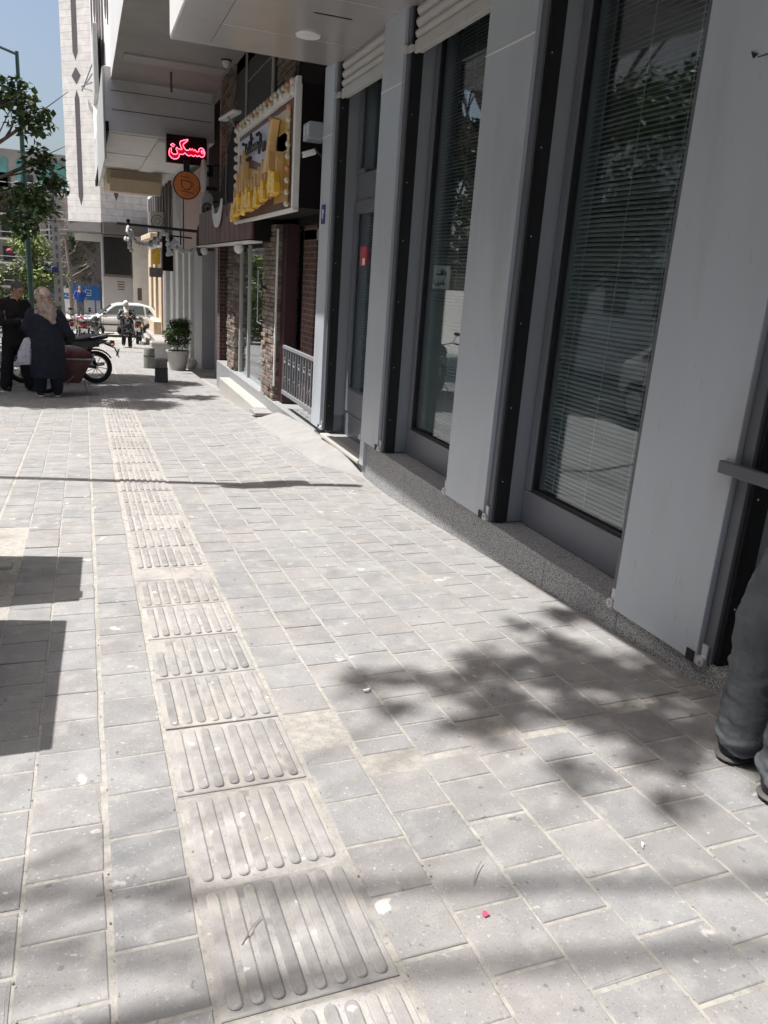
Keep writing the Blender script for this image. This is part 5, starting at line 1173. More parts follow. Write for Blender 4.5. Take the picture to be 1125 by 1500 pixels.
    for s in (-1, 1):
        b = MB(); b.tube([(-0.90, 0, 0.72), (-0.91, s*0.16, 0.72)], 0.008, 5); b.sph((-0.91, s*0.19, 0.72), 0.03, n=8); b.build('indicator', 'bulbyel', t, smooth=True)
    b = MB(); b.tube([(0.32, -0.36, 0.99), (0.36, -0.24, 1.03), (0.42, -0.06, 0.98), (0.42, 0.06, 0.98), (0.36, 0.24, 1.03), (0.32, 0.36, 0.99)], 0.012, 6); hb = b.build('handlebar', 'chrome', t)
    b = MB()
    for s in (-1, 1): b.tube([(0.32, s*0.36, 0.99), (0.34, s*0.26, 1.02)], 0.018, 8)
    b.build('grips', 'rubber', hb)
    for s in (-1, 1):
        b = MB(); b.tube([(0.37, s*0.22, 1.02), (0.36, s*0.30, 1.18)], 0.006, 5); b.sph((0.355, s*0.31, 1.21), 1, (0.012, 0.06, 0.04), n=10); b.build('mirror', 'blackm', t, smooth=True)
    b = MB(); b.sph((0.50, 0, 0.88), 1, (0.09, 0.10, 0.10), n=14); b.build('headlight', 'chrome', t, smooth=True)
    b = MB(); b.tube([(-0.02, 0.08, 0.26), (-0.10, 0.26, 0.0)], 0.012, 6); b.build('kickstand', 'blackm', t)
    return t
def mc(x, y, rz, label, **k): return motorcycle((x, y, G(x, y)), rz, label, **k)
mc(-0.45, 15.6, pi+0.12, 'black motorbike side on behind the barrow with its rear wheel toward the walk', lean=0.05)
mc(-0.15, 30.6, pi/2+0.10, 'dark red tailed motorbike seen from behind with a white plate, parked by the pole', paint='mred')
mc(0.26, 31.8, pi/2-0.45, 'black motorbike turned half sideways next to the white car', paint='mblack')
mc(-0.75, 31.5, pi/2+0.3, 'dark motorbike mostly hidden behind the woman in navy', paint='mblack')
mc(1.98, 32.6, pi/2-0.15, 'black motorbike half hidden behind the walking woman', paint='mblack')
mc(-1.9, 15.0, pi/2+0.5, 'black motorbike at the left edge behind the standing man', paint='mblack')

# ------------------------------------------------------------------ wheelbarrow with cherries
wbw = zero('wheelbarrow', 'rusty wheelbarrow with a deep tray standing beside the woman in navy', 'wheelbarrow')
x, y = -0.20, 13.75; g = G(x, y)
def rr4(x0, x1, y0, y1, z): return [(x0,y0,z),(x1,y0,z),(x1,y1,z),(x0,y1,z)]
b = MB(); b.rings([rr4(x-0.22, x+0.10, y-0.20, y+0.2, g+0.20), rr4(x-0.42, x+0.30, y-0.33, y+0.33, g+0.60)]); b.build('tray', 'barrow', wbw, bevel=0.02)
b = MB(); P = rr4(x-0.43, x+0.31, y-0.34, y+0.34, g+0.60); b.tube(P+[P[0]], 0.014, 6)
for s in (-1, 1): b.tube([(x+0.34, y+s*0.30, g+0.62), (x-0.1, y+s*0.2, g+0.22), (x-0.42, y+s*0.06, g+0.18)], 0.016, 6); b.tube([(x-0.15, y+s*0.2, g+0.2), (x-0.2, y+s*0.24, g+0.0)], 0.014, 6)
b.tube([(x+0.16, y-0.2, g+0.25), (x+0.22, y-0.22, g+0.0)], 0.014, 6); b.build('frame', 'iron', wbw)
b = MB(); b.torus((x-0.42, y, g+0.18), 0.15, 0.035, 'y', 22, 8); b.build('wheel', 'rubber', wbw, smooth=True)
b = MB(); b.sph((x-0.06, y, g+0.58), 1, (0.38, 0.32, 0.20), n=20); ch = b.build('fruit_heap', 'cherry', None, smooth=True); tag(ch, 'mound of dark red fruit heaped in the rusty wheelbarrow', 'fruit', kind='stuff')
# low bench behind the man
bn = zero('bench', 'low plank bench half hidden behind the man at the left edge', 'bench')
g = G(-1.6, 16); b = MB(); b.box(-2.4, 15.9, g+0.36, -1.05, 16.3, g+0.44); b.build('seat', 'barrow', bn, bevel=0.01)
b = MB()
for xx in (-2.3, -1.15): b.box(xx, 15.95, g, xx+0.06, 16.25, g+0.36)
b.build('legs', 'iron', bn)

# ------------------------------------------------------------------ cars
def car(loc, rz, label, paint='carwhite', group=None):
    t = empty('car', loc, label, 'car', group, rz)
    L_ = 3.84; st = [(-1.92, 0.42, 0.52, 0.72, .0), (-1.86, 0.30, 0.56, 0.78, .35), (-1.6, 0.24, 0.72, 0.80, .6), (-1.1, 0.22, 0.80, 0.82, .7), (-0.75, 0.22, 0.90, 0.82, .72), (-0.2, 0.22, 0.93, 0.82, .72), (0.4, 0.22, 0.94, 0.82, .72), (1.1, 0.22, 0.97, 0.81, .7), (1.6, 0.25, 0.98, 0.78, .66), (1.86, 0.34, 0.95, 0.72, .5), (1.92, 0.45, 0.85, 0.66, .2)]
    b = MB(); rg = []
    for (x, zb, zt, w, k) in st:
        rg.append([(x, s*w*f, zb+(zt-zb)*h) for (s, f, h) in ((-1, .85, 0), (-1, .98, .15), (-1, 1, .5), (-1, .97, .85), (-1, .85, 1), (1, .85, 1), (1, .97, .85), (1, 1, .5), (1, .98, .15), (1, .85, 0))])
    b.rings(rg); b.build('body', paint, t, smooth=True, angle=50)
    top = [(-0.78, 0.90, .76), (-0.25, 1.32, .60), (0.05, 1.41, .58), (0.9, 1.41, .58), (1.35, 1.30, .60), (1.68, 0.97, .72)]
    b = MB(); rg = []
    for (x, z, w) in top:
        zz = 0.90; rg.append([(x, -0.76, zz-0.02), (x, -w, z-0.03), (x, -w+0.06, z), (x, w-0.06, z), (x, w, z-0.03), (x, 0.76, zz-0.02)])
    b.rings(rg); b.build('cabin', paint, t, smooth=True, angle=35)
    for s in (-1, 1):
        f_ = lambda x, z, o=0.012: (x, s*((0.76+(0.585-0.76)*(z-0.88)/0.50)+o), z)
        for poly, nm in (([(-0.60, 0.95), (0.25, 0.97), (0.22, 1.34), (-0.12, 1.30), (-0.22, 1.25)], 'front_window'), ([(0.33, 0.97), (1.02, 0.99), (0.98, 1.33), (0.31, 1.34)], 'rear_window'), ([(1.08, 0.99), (1.38, 1.02), (1.18, 1.27), (1.06, 1.31)], 'quarter_window')):
            b = MB(); a = [f_(x, z, 0.014) for x, z in poly]; c = [f_(x, z, -0.02) for x, z in poly]; n = len(a)
            b._a(a+c, [tuple(range(n)), tuple(range(2*n-1, n-1, -1))]+[(i, n+i, n+(i+1) % n, (i+1) % n) for i in range(n)]); b.build(nm, 'carglass', t)
        b = MB(); b.box(-1.05, s*0.815, 0.50, 1.2, s*0.842, 0.56); b.build('side_strip', 'trim', t)
        b = MB(); b.sph((-0.62, s*0.90, 0.98), 1, (0.07, 0.10, 0.065), n=10); b.build('door_mirror', 'trim', t, smooth=True)
        b = MB()
        for x in (-0.66, 0.29, 1.10): b.box(x, s*0.82, 0.32, x+0.008, s*0.828, 0.90)
        b.box(0.10, s*0.825, 0.74, 0.24, s*0.845, 0.77); b.box(0.92, s*0.825, 0.76, 1.04, s*0.842, 0.79); b.build('door_gaps', 'trim', t)
        for x in (-1.22, 1.22):
            b = MB(); b.lathe([(0.27, 0), (0.29, 0.03*s), (0.29, 0.16*s), (0.27, 0.18*s)], (x, s*0.66, 0.29), 24, 'y'); w = b.build('wheel', 'rubber', t, smooth=True)
            b = MB(); b.lathe([(0.19, 0.0), (0.17, 0.02*s), (0.05, 0.03*s)], (x, s*0.835, 0.29), 20, 'y'); b.build('hub_cap', 'galv', w)
            b = MB(); n = 14; pts = [(x+0.34*cos(pi*k/n), 0.29+0.34*sin(pi*k/n)) for k in range(n+1)]; b.prism(pts, 'y', s*0.70, s*0.826); b.build('wheel_arch', 'trim', t)
    b = MB(); b._a([(-0.80, -0.66, 0.93), (-0.80, 0.66, 0.93), (-0.30, 0.53, 1.31), (-0.30, -0.53, 1.31), (-0.75, -0.66, 0.91), (-0.75, 0.66, 0.91), (-0.26, 0.53, 1.29), (-0.26, -0.53, 1.29)], [(0,1,2,3),(7,6,5,4),(0,4,5,1),(1,5,6,2),(2,6,7,3),(3,7,4,0)]); b.build('windscreen', 'carglass', t)
    b = MB(); b._a([(1.70, -0.60, 1.0), (1.70, 0.60, 1.0), (1.40, 0.52, 1.30), (1.40, -0.52, 1.30), (1.65, -0.60, 0.98), (1.65, 0.60, 0.98), (1.36, 0.52, 1.28), (1.36, -0.52, 1.28)], [(3,2,1,0),(4,5,6,7),(0,1,5,4),(1,2,6,5),(2,3,7,6),(3,0,4,7)]); b.build('rear_screen', 'carglass', t)
    for s in (-1, 1):
        b = MB(); b.sph((-1.80, s*0.52, 0.66), 1, (0.12, 0.17, 0.08), n=10); b.build('headlight', 'chrome', t, smooth=True)
        b = MB(); b.sph((1.83, s*0.58, 0.78), 1, (0.09, 0.10, 0.13), n=10); b.build('tail_light', 'redlens', t, smooth=True)
    b = MB(); b.box(-1.94, -0.62, 0.34, -1.85, 0.62, 0.46); b.box(1.86, -0.62, 0.34, 1.94, 0.62, 0.48); b.build('bumper', 'trim', t, bevel=0.03)
    return t
c0_ = car((1.38, 36.4, prof(36.4)), 0.03, 'white hatchback car crossing the end of the walk behind the walking woman')
for (x, y, p, lab) in ((-4.3, 4.2, 'cargrey', 'dark grey hatchback parked at the kerb opposite the near window'), (-4.3, 9.4, 'carwhite', 'white hatchback parked at the kerb opposite the bank door'), (-4.3, 0.2, 'carwhite', 'white hatchback parked at the kerb beside the camera position')):
    c = copy_tree(c0_); c.location = (x, y, prof(y)-0.12); c.rotation_euler = (0, 0, pi/2); tag(c, lab, 'car', 'cars parked along the kerb')
    c.rotation_euler = (-0.053, 0, pi/2)
    if p == 'cargrey':
        for ch in c.children:
            if ch.name.startswith(('body', 'cabin')): ch.data = ch.data.copy(); ch.data.materials[0] = M['cargrey']

# ------------------------------------------------------------------ people
def V3(*a): return Vector(a)
def hand(b, wrist, dirv, palmn, L_=0.18, curl=0.5, s=1.0, thumb_side=1):
    """palm, five unequal bent fingers, thumb from the side of the palm"""
    d = Vector(dirv).normalized(); n_ = Vector(palmn).normalized(); sd = d.cross(n_).normalized()*thumb_side; w = Vector(wrist)
    pc = w+d*0.05*s; Rm = Matrix((sd, d, n_)).transposed()
    b.sph(tuple(pc), 1, (0.042*s, 0.055*s, 0.016*s), n=12, rot=Rm)
    for k, (off, ln) in enumerate(((0.028, 0.072), (0.009, 0.080), (-0.010, 0.074), (-0.028, 0.058))):
        p = w+d*0.09*s+sd*off*s; P = [p]; dd = d.copy()
        for seg, q in enumerate((0.42, 0.32, 0.26)):
            dd = (dd+n_*curl*(0.5+0.35*seg)).normalized(); P.append(P[-1]+dd*ln*q*s)
        b.limb([tuple(x) for x in P], [0.0088*s, 0.0082*s, 0.0076*s, 0.0068*s], n=8)
    p = w+d*0.025*s+sd*0.032*s; P = [p, p+(d*0.6+sd*0.75+n_*0.2).normalized()*0.034*s]; P.append(P[1]+(d*0.85+sd*0.3+n_*0.5).normalized()*0.028*s); P.append(P[2]+(d*0.9+n_*0.6).normalized()*0.022*s)
    b.limb([tuple(x) for x in P], [0.012*s, 0.0105*s, 0.0095*s, 0.008*s], n=8)
def head(b, c, face, upv, s=1.0):
    """skull, jaw, nose, ears, brow, lips; c = head centre"""
    f = Vector(face).normalized(); u_ = Vector(upv).normalized(); r_ = f.cross(u_).normalized(); u_ = r_.cross(f); R = Matrix((r_, f, u_)).transposed(); c = Vector(c)
    P = lambda x, y, z: tuple(c+r_*x*s+f*y*s+u_*z*s)
    b.sph(P(0, -0.008, 0.025), s, (0.074, 0.094, 0.092), n=16, rot=R); b.sph(P(0, 0.03, -0.05), s, (0.052, 0.058, 0.062), n=14, rot=R)
    b.sph(P(0, 0.062, -0.094), s, (0.024, 0.02, 0.018), n=10, rot=R)
    b.limb([P(0, 0.088, 0.012), P(0, 0.106, -0.022)], [0.009*s, 0.014*s], n=8)
    for q in (-1, 1):
        b.sph(P(q*0.076, -0.006, -0.005), s, (0.009, 0.02, 0.032), n=8, rot=R); b.sph(P(q*0.038, 0.052, -0.025), s, (0.024, 0.024, 0.022), n=8, rot=R)
        b.sph(P(q*0.03, 0.076, 0.026), s, (0.024, 0.012, 0.008), n=8, rot=R)
    b.sph(P(0, 0.082, -0.056), s, (0.022, 0.010, 0.007), n=8, rot=R); b.sph(P(0, 0.080, -0.066), s, (0.019, 0.011, 0.007), n=8, rot=R)
    return P, R
def eyes(parent, P, s):
    b = MB()
    for q in (-1, 1): b.sph(P(q*0.031, 0.080, 0.010), 0.0095*s, n=8)
    b.build('eyes', 'textb', parent, smooth=True)
def cap_hair(parent, P, R, s, m, full=False):
    b = MB(); b.sph(P(0, -0.022, 0.042), s, (0.083, 0.098, 0.092), n=16, rot=R)
    b.sph(P(0, -0.055, -0.01), s, (0.072, 0.058, 0.07), n=14, rot=R)
    return solid(b, 'hair', m, parent, voxel=0.01, sm=3, disp=0.004, dscale=30)

# man in black, reading something in his hands
x, y = -1.06, 14.1; g = G(x, y)
pm = zero('person', 'older man in a black jacket looking down at his hands', 'person', None)
Z = lambda h: g+h
b = MB()
hp, sh_, nk = V3(x, y, Z(0.92)), V3(x+0.02, y-0.01, Z(1.40)), V3(x+0.03, y-0.02, Z(1.47)); hc = V3(x+0.09, y-0.06, Z(1.615))
fd = V3(0.72, -0.55, -0.45)
Pm, Rm_ = head(b, hc, fd, (0.35, -0.2, 1), 1.02)
b.limb([tuple(sh_), tuple(nk), tuple(hc-V3(0.01,0,0.04))], [0.07, 0.056, 0.055])
b.limb([tuple(hp), (x, y, Z(1.15)), tuple(sh_)], [0.14, 0.15, 0.12])
for s, kn, ft in ((-1, (x-0.13, y-0.02, Z(0.48)), (x-0.16, y+0.02, Z(0.08))), (1, (x+0.12, y+0.02, Z(0.48)), (x+0.17, y+0.04, Z(0.08)))):
    b.limb([(x+s*0.09, y, Z(0.9)), kn, ft], [0.085, 0.055, 0.04])
HL, HR = V3(x+0.28, y-0.22, Z(1.13)), V3(x+0.17, y-0.30, Z(1.15))
b.limb([(x+0.18, y+0.06, Z(1.38)), (x+0.26, y+0.0, Z(1.10)), tuple(HL)], [0.05, 0.042, 0.026]); b.limb([(x-0.17, y-0.06, Z(1.38)), (x-0.12, y-0.18, Z(1.10)), tuple(HR)], [0.05, 0.042, 0.026])
hand(b, HL, (0.25, -0.75, 0.1), (-0.6, -0.2, 0.8), curl=0.6); hand(b, HR, (0.75, -0.4, 0.1), (-0.1, -0.3, 0.9), curl=0.6, thumb_side=-1)
solid(b, 'body', 'skin', pm, voxel=0.007, sm=3)
eyes(pm, Pm, 1.0); cap_hair(pm, Pm, Rm_, 1.02, 'hairgrey')
b = MB(); b.limb([(x, y, Z(0.84)), (x, y, Z(1.12)), (x+0.01, y, Z(1.36))], [0.185, 0.19, 0.155], n=16); b.limb([(x-0.17, y-0.05, Z(1.38)), (x+0.17, y+0.05, Z(1.38))], [0.085, 0.085])
b.limb([(x+0.18, y+0.05, Z(1.37)), (x+0.27, y+0.0, Z(1.10)), tuple(HL-V3(0.02,-0.05,0))], [0.082, 0.066, 0.048]); b.limb([(x-0.18, y-0.05, Z(1.37)), (x-0.16, y-0.19, Z(1.10)), tuple(HR-V3(0.06,-0.03,0))], [0.082, 0.066, 0.048])
b.limb([(x+0.01, y, Z(1.44)), (x+0.02, y-0.01, Z(1.47))], [0.085, 0.072])
solid(b, 'jacket', 'cloth_black', pm, voxel=0.012, sm=4, disp=0.012, dscale=9)
b = MB(); b.limb([(x, y, Z(0.90)), (x, y, Z(0.84))], [0.155, 0.155], n=16)
for s, kn, ft in ((-1, (x-0.13, y-0.02, Z(0.48)), (x-0.18, y+0.02, Z(0.10))), (1, (x+0.13, y+0.02, Z(0.48)), (x+0.19, y+0.04, Z(0.10)))): b.limb([(x+s*0.085, y, Z(0.84)), kn, ft], [0.115, 0.095, 0.10])
solid(b, 'trousers', 'cloth_black', pm, voxel=0.012, sm=4, disp=0.010, dscale=9)
for s in (-1, 1):
    b = MB(); b.limb([(x+s*0.17, y+0.06, Z(0.045)), (x+s*0.19+0.06, y-0.10, Z(0.04))], [0.05, 0.042]); solid(b, 'shoe', 'shoe', pm, voxel=0.01)
pp = tag(MB().box(x+0.17, y-0.42, Z(1.17), x+0.27, y-0.34, Z(1.18)).build('folded_paper', 'paper'), 'small folded paper held by the man in black', 'paper')

# woman in navy with headscarf, back to us, head tilted
x, y = -0.56, 13.25; g = G(x, y)
pw = zero('person', 'woman in a long navy coat and beige headscarf seen from behind', 'person')
b = MB(); hc = V3(x-0.02, y+0.02, Z(1.50)); tilt = V3(-0.30, 0.0, 1)
Pw, Rw = head(b, hc, (-0.45, 0.85, 0.15), tilt, 0.98)
b.limb([(x, y, Z(0.85)), (x, y, Z(1.1)), (x, y, Z(1.28)), tuple(hc-V3(0,0,.03))], [0.15, 0.15, 0.12, 0.05])
for s in (-1, 1): b.limb([(x+s*0.09, y, Z(0.85)), (x+s*0.10, y, Z(0.45)), (x+s*0.12, y+0.02, Z(0.08))], [0.09, 0.055, 0.04])
WL, WR = V3(x-0.24, y-0.02, Z(0.93)), V3(x+0.20, y+0.22, Z(1.02))
b.limb([(x-0.18, y, Z(1.26)), (x-0.25, y-0.04, Z(1.05)), tuple(WL)], [0.055, 0.04, 0.026]); b.limb([(x+0.18, y, Z(1.26)), (x+0.27, y+0.04, Z(1.02)), tuple(WR)], [0.055, 0.04, 0.026])
hand(b, WL, (-0.1, 0.02, -1), (1, 0.2, 0), curl=0.9); hand(b, WR, (-0.3, 0.9, 0.1), (-0.8, 0, 0.3), curl=0.5)
solid(b, 'body', 'skin', pw, voxel=0.008, sm=3); eyes(pw, Pw, 1.0)
# headscarf: hood over the skull falling to a point on the shoulders
b = MB(); b.sph(Pw(0, -0.03, 0.035), 1, (0.125, 0.14, 0.135), n=18, rot=Rw); b.sph(Pw(0, -0.05, -0.07), 1, (0.125, 0.115, 0.13), n=16, rot=Rw)
b.limb([tuple(hc+V3(0.02,-0.03,-0.10)), (x+0.04, y-0.05, Z(1.30)), (x+0.11, y-0.12, Z(1.17))], [0.115, 0.14, 0.05]); b.limb([(x-0.10, y-0.02, Z(1.27)), (x+0.13, y-0.02, Z(1.26))], [0.08, 0.08])
solid(b, 'headscarf', 'scarf', pw, voxel=0.01, sm=3, disp=0.012, dscale=14)
b = MB()
def ell(cx, cy, z, rx, ry, n=28, wob=0.0, ph=0): return [(cx+rx*(1+wob*sin(5*t+ph))*cos(t), cy+ry*(1+wob*sin(7*t+ph))*sin(t), z) for t in [2*pi*k/n for k in range(n)]]
b.rings([ell(x, y, Z(0.30), 0.26, 0.20, wob=0.05), ell(x, y, Z(0.55), 0.265, 0.20, wob=0.04, ph=.4), ell(x, y, Z(0.80), 0.26, 0.19, wob=0.02), ell(x, y, Z(1.02), 0.235, 0.165), ell(x, y, Z(1.22), 0.225, 0.14), ell(x, y, Z(1.31), 0.19, 0.11), ell(x, y, Z(1.37), 0.09, 0.08)])
b.limb([(x-0.185, y, Z(1.26)), (x-0.275, y-0.03, Z(1.05)), tuple(WL+V3(0,0,0.04))], [0.088, 0.075, 0.055]); b.limb([(x+0.185, y, Z(1.26)), (x+0.30, y+0.03, Z(1.00)), tuple(WR)], [0.088, 0.082, 0.06])
solid(b, 'coat', 'cloth_navy', pw, voxel=0.012, sm=3, disp=0.012, dscale=7)
b = MB()
for s in (-1, 1): b.limb([(x+s*0.09, y, Z(0.5)), (x+s*0.12, y+0.01, Z(0.12))], [0.10, 0.088])
solid(b, 'trousers', 'cloth_navy', pw, voxel=0.012, sm=3)
for s in (-1, 1):
    b = MB(); b.limb([(x+s*0.12, y-0.02, Z(0.045)), (x+s*0.15, y+0.14, Z(0.04))], [0.045, 0.04]); so_ = solid(b, 'shoe', 'shoe', pw, voxel=0.01)
    b = MB(); b.limb([(x+s*0.12, y-0.03, Z(0.014)), (x+s*0.15, y+0.15, Z(0.014))], [0.048, 0.042]); b.v = [(v[0], v[1], g+0.014+(v[2]-g-0.014)*0.28) for v in b.v]; b.build('sole', 'paper', so_)
t = zero('handbag', 'dark shoulder strap and bag hanging on the right side of the woman in navy', 'bag')
b = MB(); b.tube([(x+0.10, y-0.05, Z(1.35)), (x+0.20, y-0.12, Z(1.28)), (x+0.22, y+0.05, Z(1.36)), (x+0.12, y+0.1, Z(1.38))], 0.012, 6); b.build('strap', 'blackm', t)
b = MB(); b.sph((x+0.33, y+0.12, Z(0.92)), 1, (0.09, 0.15, 0.12), n=12); b.build('pouch', 'cloth_black', t, smooth=True)
b = MB(); bx0, by0 = x-0.30, y-0.09
b.rings([ell(bx0-0.02, by0, Z(0.50), 0.085, 0.06, 16, .1), ell(bx0-0.025, by0, Z(0.53), 0.105, 0.075, 16, .1), ell(bx0-0.01, by0, Z(0.68), 0.10, 0.07, 16, .12, 1), ell(bx0+0.02, by0, Z(0.82), 0.07, 0.05, 16, .1), ell(bx0+0.04, by0+0.02, Z(0.91), 0.035, 0.03, 16)])
o = solid(b, 'carrier_bag', 'bag', None, voxel=0.008, sm=2, disp=0.012, dscale=16); tag(o, 'crumpled pale plastic carrier bag hanging from the hand of the woman in navy', 'bag')

# woman walking towards us far off
x, y = 1.42, 30.0; g = G(x, y)
pf = zero('person', 'woman in patterned dark coat and pale headscarf walking toward us', 'person')
b = MB(); hc = V3(x-0.02, y-0.06, Z(1.50)); Pf, Rf = head(b, hc, (0, -1, -0.35), (0, -0.3, 1), 0.98)
b.limb([(x, y, Z(0.85)), (x, y, Z(1.25)), tuple(hc-V3(0,0,.05))], [0.13, 0.12, 0.05])
KL, FL, KR, FR = (x-0.10, y+0.05, Z(0.45)), (x-0.12, y+0.22, Z(0.12)), (x+0.08, y-0.12, Z(0.47)), (x+0.09, y-0.12, Z(0.07))
b.limb([(x-0.09, y, Z(0.85)), KL, FL], [0.085, 0.055, 0.04]); b.limb([(x+0.08, y, Z(0.85)), KR, FR], [0.085, 0.055, 0.04])
wl, wr = V3(x-0.10, y-0.28, Z(1.12)), V3(x+0.12, y-0.26, Z(1.10))
b.limb([(x-0.18, y, Z(1.27)), (x-0.25, y-0.08, Z(1.04)), tuple(wl)], [0.05, 0.04, 0.026]); b.limb([(x+0.18, y, Z(1.27)), (x+0.26, y-0.08, Z(1.04)), tuple(wr)], [0.05, 0.04, 0.026])
hand(b, wl, (0.7, -0.6, 0.1), (0.1, 0.1, 1), curl=0.5); hand(b, wr, (-0.7, -0.6, 0.1), (0.1, 0.1, 1), curl=0.5, thumb_side=-1)
solid(b, 'body', 'skin', pf, voxel=0.009, sm=3); eyes(pf, Pf, 1)
b = MB(); b.sph(Pf(0, -0.03, 0.03), 1, (0.10, 0.115, 0.115), n=16, rot=Rf); b.limb([(x, y-0.02, Z(1.38)), (x-0.01, y-0.12, Z(1.22)), (x, y-0.14, Z(1.08))], [0.11, 0.08, 0.05]); solid(b, 'headscarf', 'whitecloth', pf, voxel=0.01, sm=2, disp=0.01, dscale=14)
b = MB(); b.rings([ell(x, y, Z(0.42), 0.27, 0.20, wob=.05), ell(x, y, Z(0.8), 0.245, 0.18, wob=.02), ell(x, y, Z(1.1), 0.21, 0.15), ell(x, y, Z(1.28), 0.20, 0.12), ell(x, y, Z(1.36), 0.09, 0.08)])
b.limb([(x-0.18, y, Z(1.27)), (x-0.27, y-0.08, Z(1.04)), tuple(wl-V3(.04,-.04,0))], [0.085, 0.075, 0.055]); b.limb([(x+0.18, y, Z(1.27)), (x+0.28, y-0.08, Z(1.04)), tuple(wr-V3(-.04,-.04,0))], [0.085, 0.075, 0.055]); solid(b, 'coat', 'floral', pf, voxel=0.014, sm=3, disp=0.012, dscale=8)
b = MB(); b.limb([(x-0.09, y+.02, Z(0.6)), KL, FL], [0.1, 0.085, 0.07]); b.limb([(x+0.08, y, Z(0.6)), KR, FR], [0.1, 0.085, 0.07]); solid(b, 'trousers', 'cloth_black', pf, voxel=0.012, sm=3)
for f in (FL, FR):
    b = MB(); b.limb([(f[0], f[1]+0.03, f[2]-0.03), (f[0], f[1]-0.14, f[2]-0.035)], [0.045, 0.038]); solid(b, 'shoe', 'shoe', pf, voxel=0.01)
t = zero('handbag', 'dark handbag carried at the hip of the far walking woman', 'bag'); b = MB(); b.sph((x-0.28, y-0.05, Z(0.62)), 1, (0.07, 0.14, 0.14), n=12); b.build('pouch', 'cloth_black', t, smooth=True)
b = MB(); b.tube([(x-0.28, y-0.1, Z(0.72)), (x-0.26, y-0.05, Z(1.05))], 0.01, 5); b.build('strap', 'cloth_black', t)

# man in blue by the hoarding
x, y = -0.18, 48.5; g = G(x, y)
pb = zero('person', 'distant man in a bright blue shirt standing before the blue hoarding', 'person')
b = MB(); hc = V3(x, y-0.02, Z(1.62)); Pb, Rb = head(b, hc, (0.1, -1, -0.05), (0, 0, 1), 1)
b.limb([(x, y, Z(0.9)), (x, y, Z(1.38)), tuple(hc-V3(0,0,.05))], [0.13, 0.13, 0.055])
for s in (-1, 1):
    b.limb([(x+s*0.09, y, Z(0.9)), (x+s*0.10, y, Z(0.5)), (x+s*0.12, y, Z(0.06))], [0.09, 0.06, 0.04])
    b.limb([(x+s*0.20, y, Z(1.40)), (x+s*0.30, y, Z(1.14)), (x+s*0.36, y-0.05, Z(0.92))], [0.055, 0.045, 0.03]); hand(b, V3(x+s*0.36, y-0.05, Z(0.92)), (s*0.1, 0, -1), (-s, 0, 0), curl=0.4, thumb_side=1)
solid(b, 'body', 'skin', pb, voxel=0.01, sm=2); eyes(pb, Pb, 1); cap_hair(pb, Pb, Rb, 1.0, 'hairgrey')
b = MB(); b.rings([ell(x, y, Z(0.86), 0.20, 0.14), ell(x, y, Z(1.15), 0.20, 0.15), ell(x, y, Z(1.40), 0.21, 0.12), ell(x, y, Z(1.47), 0.09, 0.08)])
for s in (-1, 1): b.limb([(x+s*0.19, y, Z(1.40)), (x+s*0.28, y, Z(1.20))], [0.085, 0.08])
solid(b, 'shirt', 'bluecloth', pb, voxel=0.014, sm=3)
b = MB(); b.limb([(x, y, Z(0.88)), (x, y, Z(0.84))], [0.15, 0.15])
for s in (-1, 1): b.limb([(x+s*0.09, y, Z(0.84)), (x+s*0.11, y, Z(0.10))], [0.11, 0.08])
solid(b, 'trousers', 'jeans', pb, voxel=0.014, sm=3)
for s in (-1, 1):
    b = MB(); b.limb([(x+s*0.12, y, Z(0.045)), (x+s*0.14, y-0.14, Z(0.04))], [0.05, 0.042]); solid(b, 'shoe', 'shoe', pb, voxel=0.012)
t = zero('carrier_bag', 'pale bag in the hand of the distant man in blue', 'bag'); b = MB(); b.rings([ell(x-0.38, y-0.05, Z(0.45), 0.10, 0.06, 12), ell(x-0.38, y-0.05, Z(0.70), 0.09, 0.05, 12), ell(x-0.37, y-0.05, Z(0.84), 0.03, 0.03, 12)]); b.build('sheet', 'whitecloth', t, smooth=True)

# near man at the right edge: only his trouser legs and shirt hem come into frame
pn = zero('person', 'man in grey jeans and blue plaid shirt standing at the right edge', 'person')
A1 = V3(2.03, 1.70, 0); A2 = V3(1.985, 1.475, 0)      # ankles
g1, g2 = G(2.05, 1.69), G(1.97, 1.42); cx_, cy_ = 2.05, 1.51; g = G(cx_, cy_)
b = MB(); hc = V3(cx_+0.08, cy_, Z(1.62)); Pn, Rn = head(b, hc, (1, 0.2, -0.1), (0, 0, 1), 1.0)
b.limb([(cx_, cy_, Z(0.92)), (cx_, cy_, Z(1.18)), (cx_, cy_, Z(1.42)), tuple(hc-V3(0.02,0,.05))], [0.14, 0.14, 0.12, 0.055])
for (A, gg) in ((A1, g1), (A2, g2)): b.limb([(cx_, cy_+(0.09 if A is A1 else -0.09), Z(0.9)), (A.x-0.01, A.y, gg+0.48), (A.x, A.y, gg+0.08)], [0.09, 0.06, 0.042])
for s in (-1, 1):
    w_ = V3(cx_+0.34, cy_+s*0.18-.03, Z(1.05)); b.limb([(cx_+.03, cy_+s*0.17-.03, Z(1.40)), (cx_+0.14, cy_+s*0.21-.03, Z(1.12)), tuple(w_)], [0.055, 0.045, 0.03]); hand(b, w_, (1, -s*0.3, 0.1), (0, -s, 0), curl=0.5, thumb_side=s)
solid(b, 'body', 'skin', pn, voxel=0.008, sm=3); eyes(pn, Pn, 1); cap_hair(pn, Pn, Rn, 1, 'hairdark')
b = MB(); b.limb([(cx_, cy_, Z(0.95)), (cx_, cy_, Z(0.86))], [0.155, 0.155], n=18)
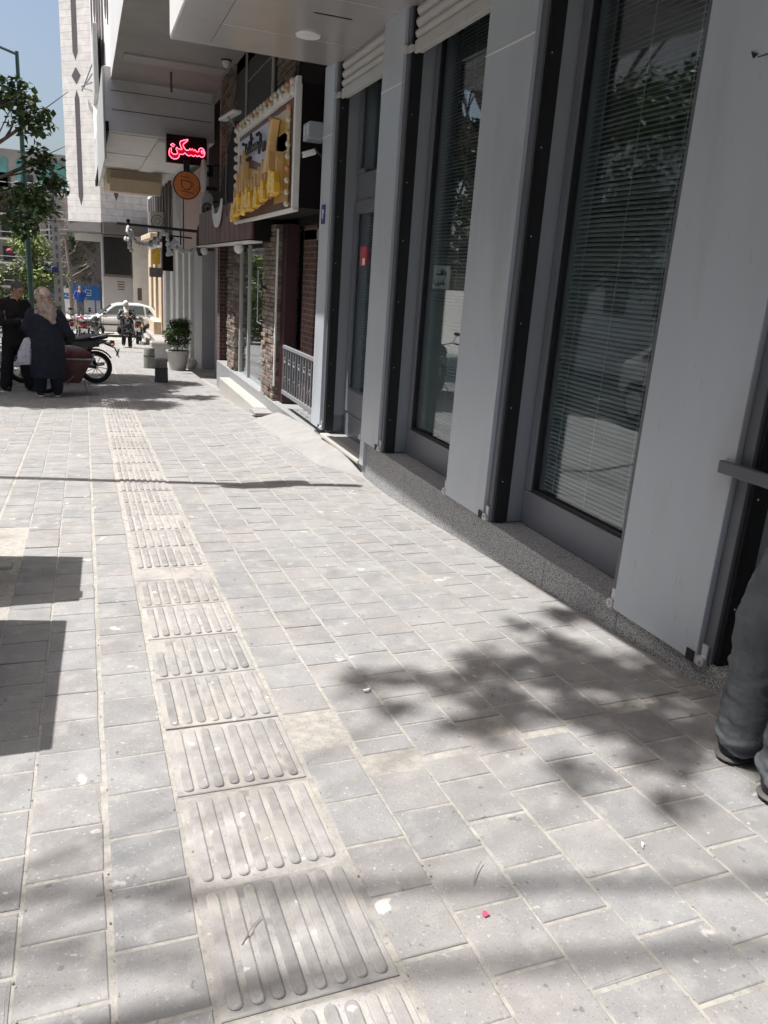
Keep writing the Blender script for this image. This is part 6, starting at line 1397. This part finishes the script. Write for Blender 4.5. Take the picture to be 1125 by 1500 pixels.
for (A, gg, s) in ((A1, g1, 1), (A2, g2, -1)):
    b.limb([(cx_, cy_+s*0.085, Z(0.88)), (A.x-0.02, A.y, gg+0.50), (A.x-0.005, A.y, gg+0.28), (A.x, A.y, gg+0.10)], [0.118, 0.092, 0.085, 0.088], n=20)
    for k, (hz, rr_, ox) in enumerate(((0.085, 0.088, 0.0), (0.12, 0.092, -0.006))):
        n = 22; b.tube([(A.x+ox+rr_*0.94*cos(2*pi*q/n), A.y+rr_*0.94*sin(2*pi*q/n), gg+hz-0.02+0.016*sin(2*pi*q/n+k*1.7)+0.008*sin(3*2*pi*q/n+k)) for q in range(n+1)], 0.008, 6)
solid(b, 'jeans', 'jeans', pn, voxel=0.0065, sm=2, disp=0.008, dscale=15, amp_fn=lambda p: 1.3 if p.z < g+0.34 else 0.7)
for (A, gg) in ((A1, g1), (A2, g2)):
    b = MB(); b.limb([(A.x-0.035, A.y, gg+0.05), (A.x+0.06, A.y+0.01, gg+0.055), (A.x+0.19, A.y+0.03, gg+0.04)], [0.05, 0.052, 0.042], n=14); s_ = solid(b, 'shoe', 'shoe', pn, voxel=0.006, sm=3)
    b = MB(); b.limb([(A.x-0.04, A.y, 0), (A.x+0.07, A.y+0.01, 0), (A.x+0.20, A.y+0.03, 0)], [0.052, 0.052, 0.046], n=14); b.v = [(v[0], v[1], gg+0.012+v[2]*0.2) for v in b.v]; b.build('sole', 'sole', s_, smooth=True)
b = MB(); b.rings([ell(cx_+.02, cy_-.02, Z(0.76), 0.15, 0.175, wob=.03), ell(cx_+.03, cy_-.03, Z(1.0), 0.13, 0.155), ell(cx_+.03, cy_-.03, Z(1.25), 0.14, 0.17), ell(cx_, cy_, Z(1.40), 0.13, 0.20), ell(cx_, cy_, Z(1.48), 0.08, 0.09)])
for s in (-1, 1): b.limb([(cx_+.03, cy_+s*0.17-.03, Z(1.39)), (cx_+0.14, cy_+s*0.21-.03, Z(1.12)), (cx_+0.26, cy_+s*0.19-.03, Z(1.06))], [0.08, 0.068, 0.055])
solid(b, 'shirt', 'plaid', pn, voxel=0.012, sm=3, disp=0.008, dscale=9)
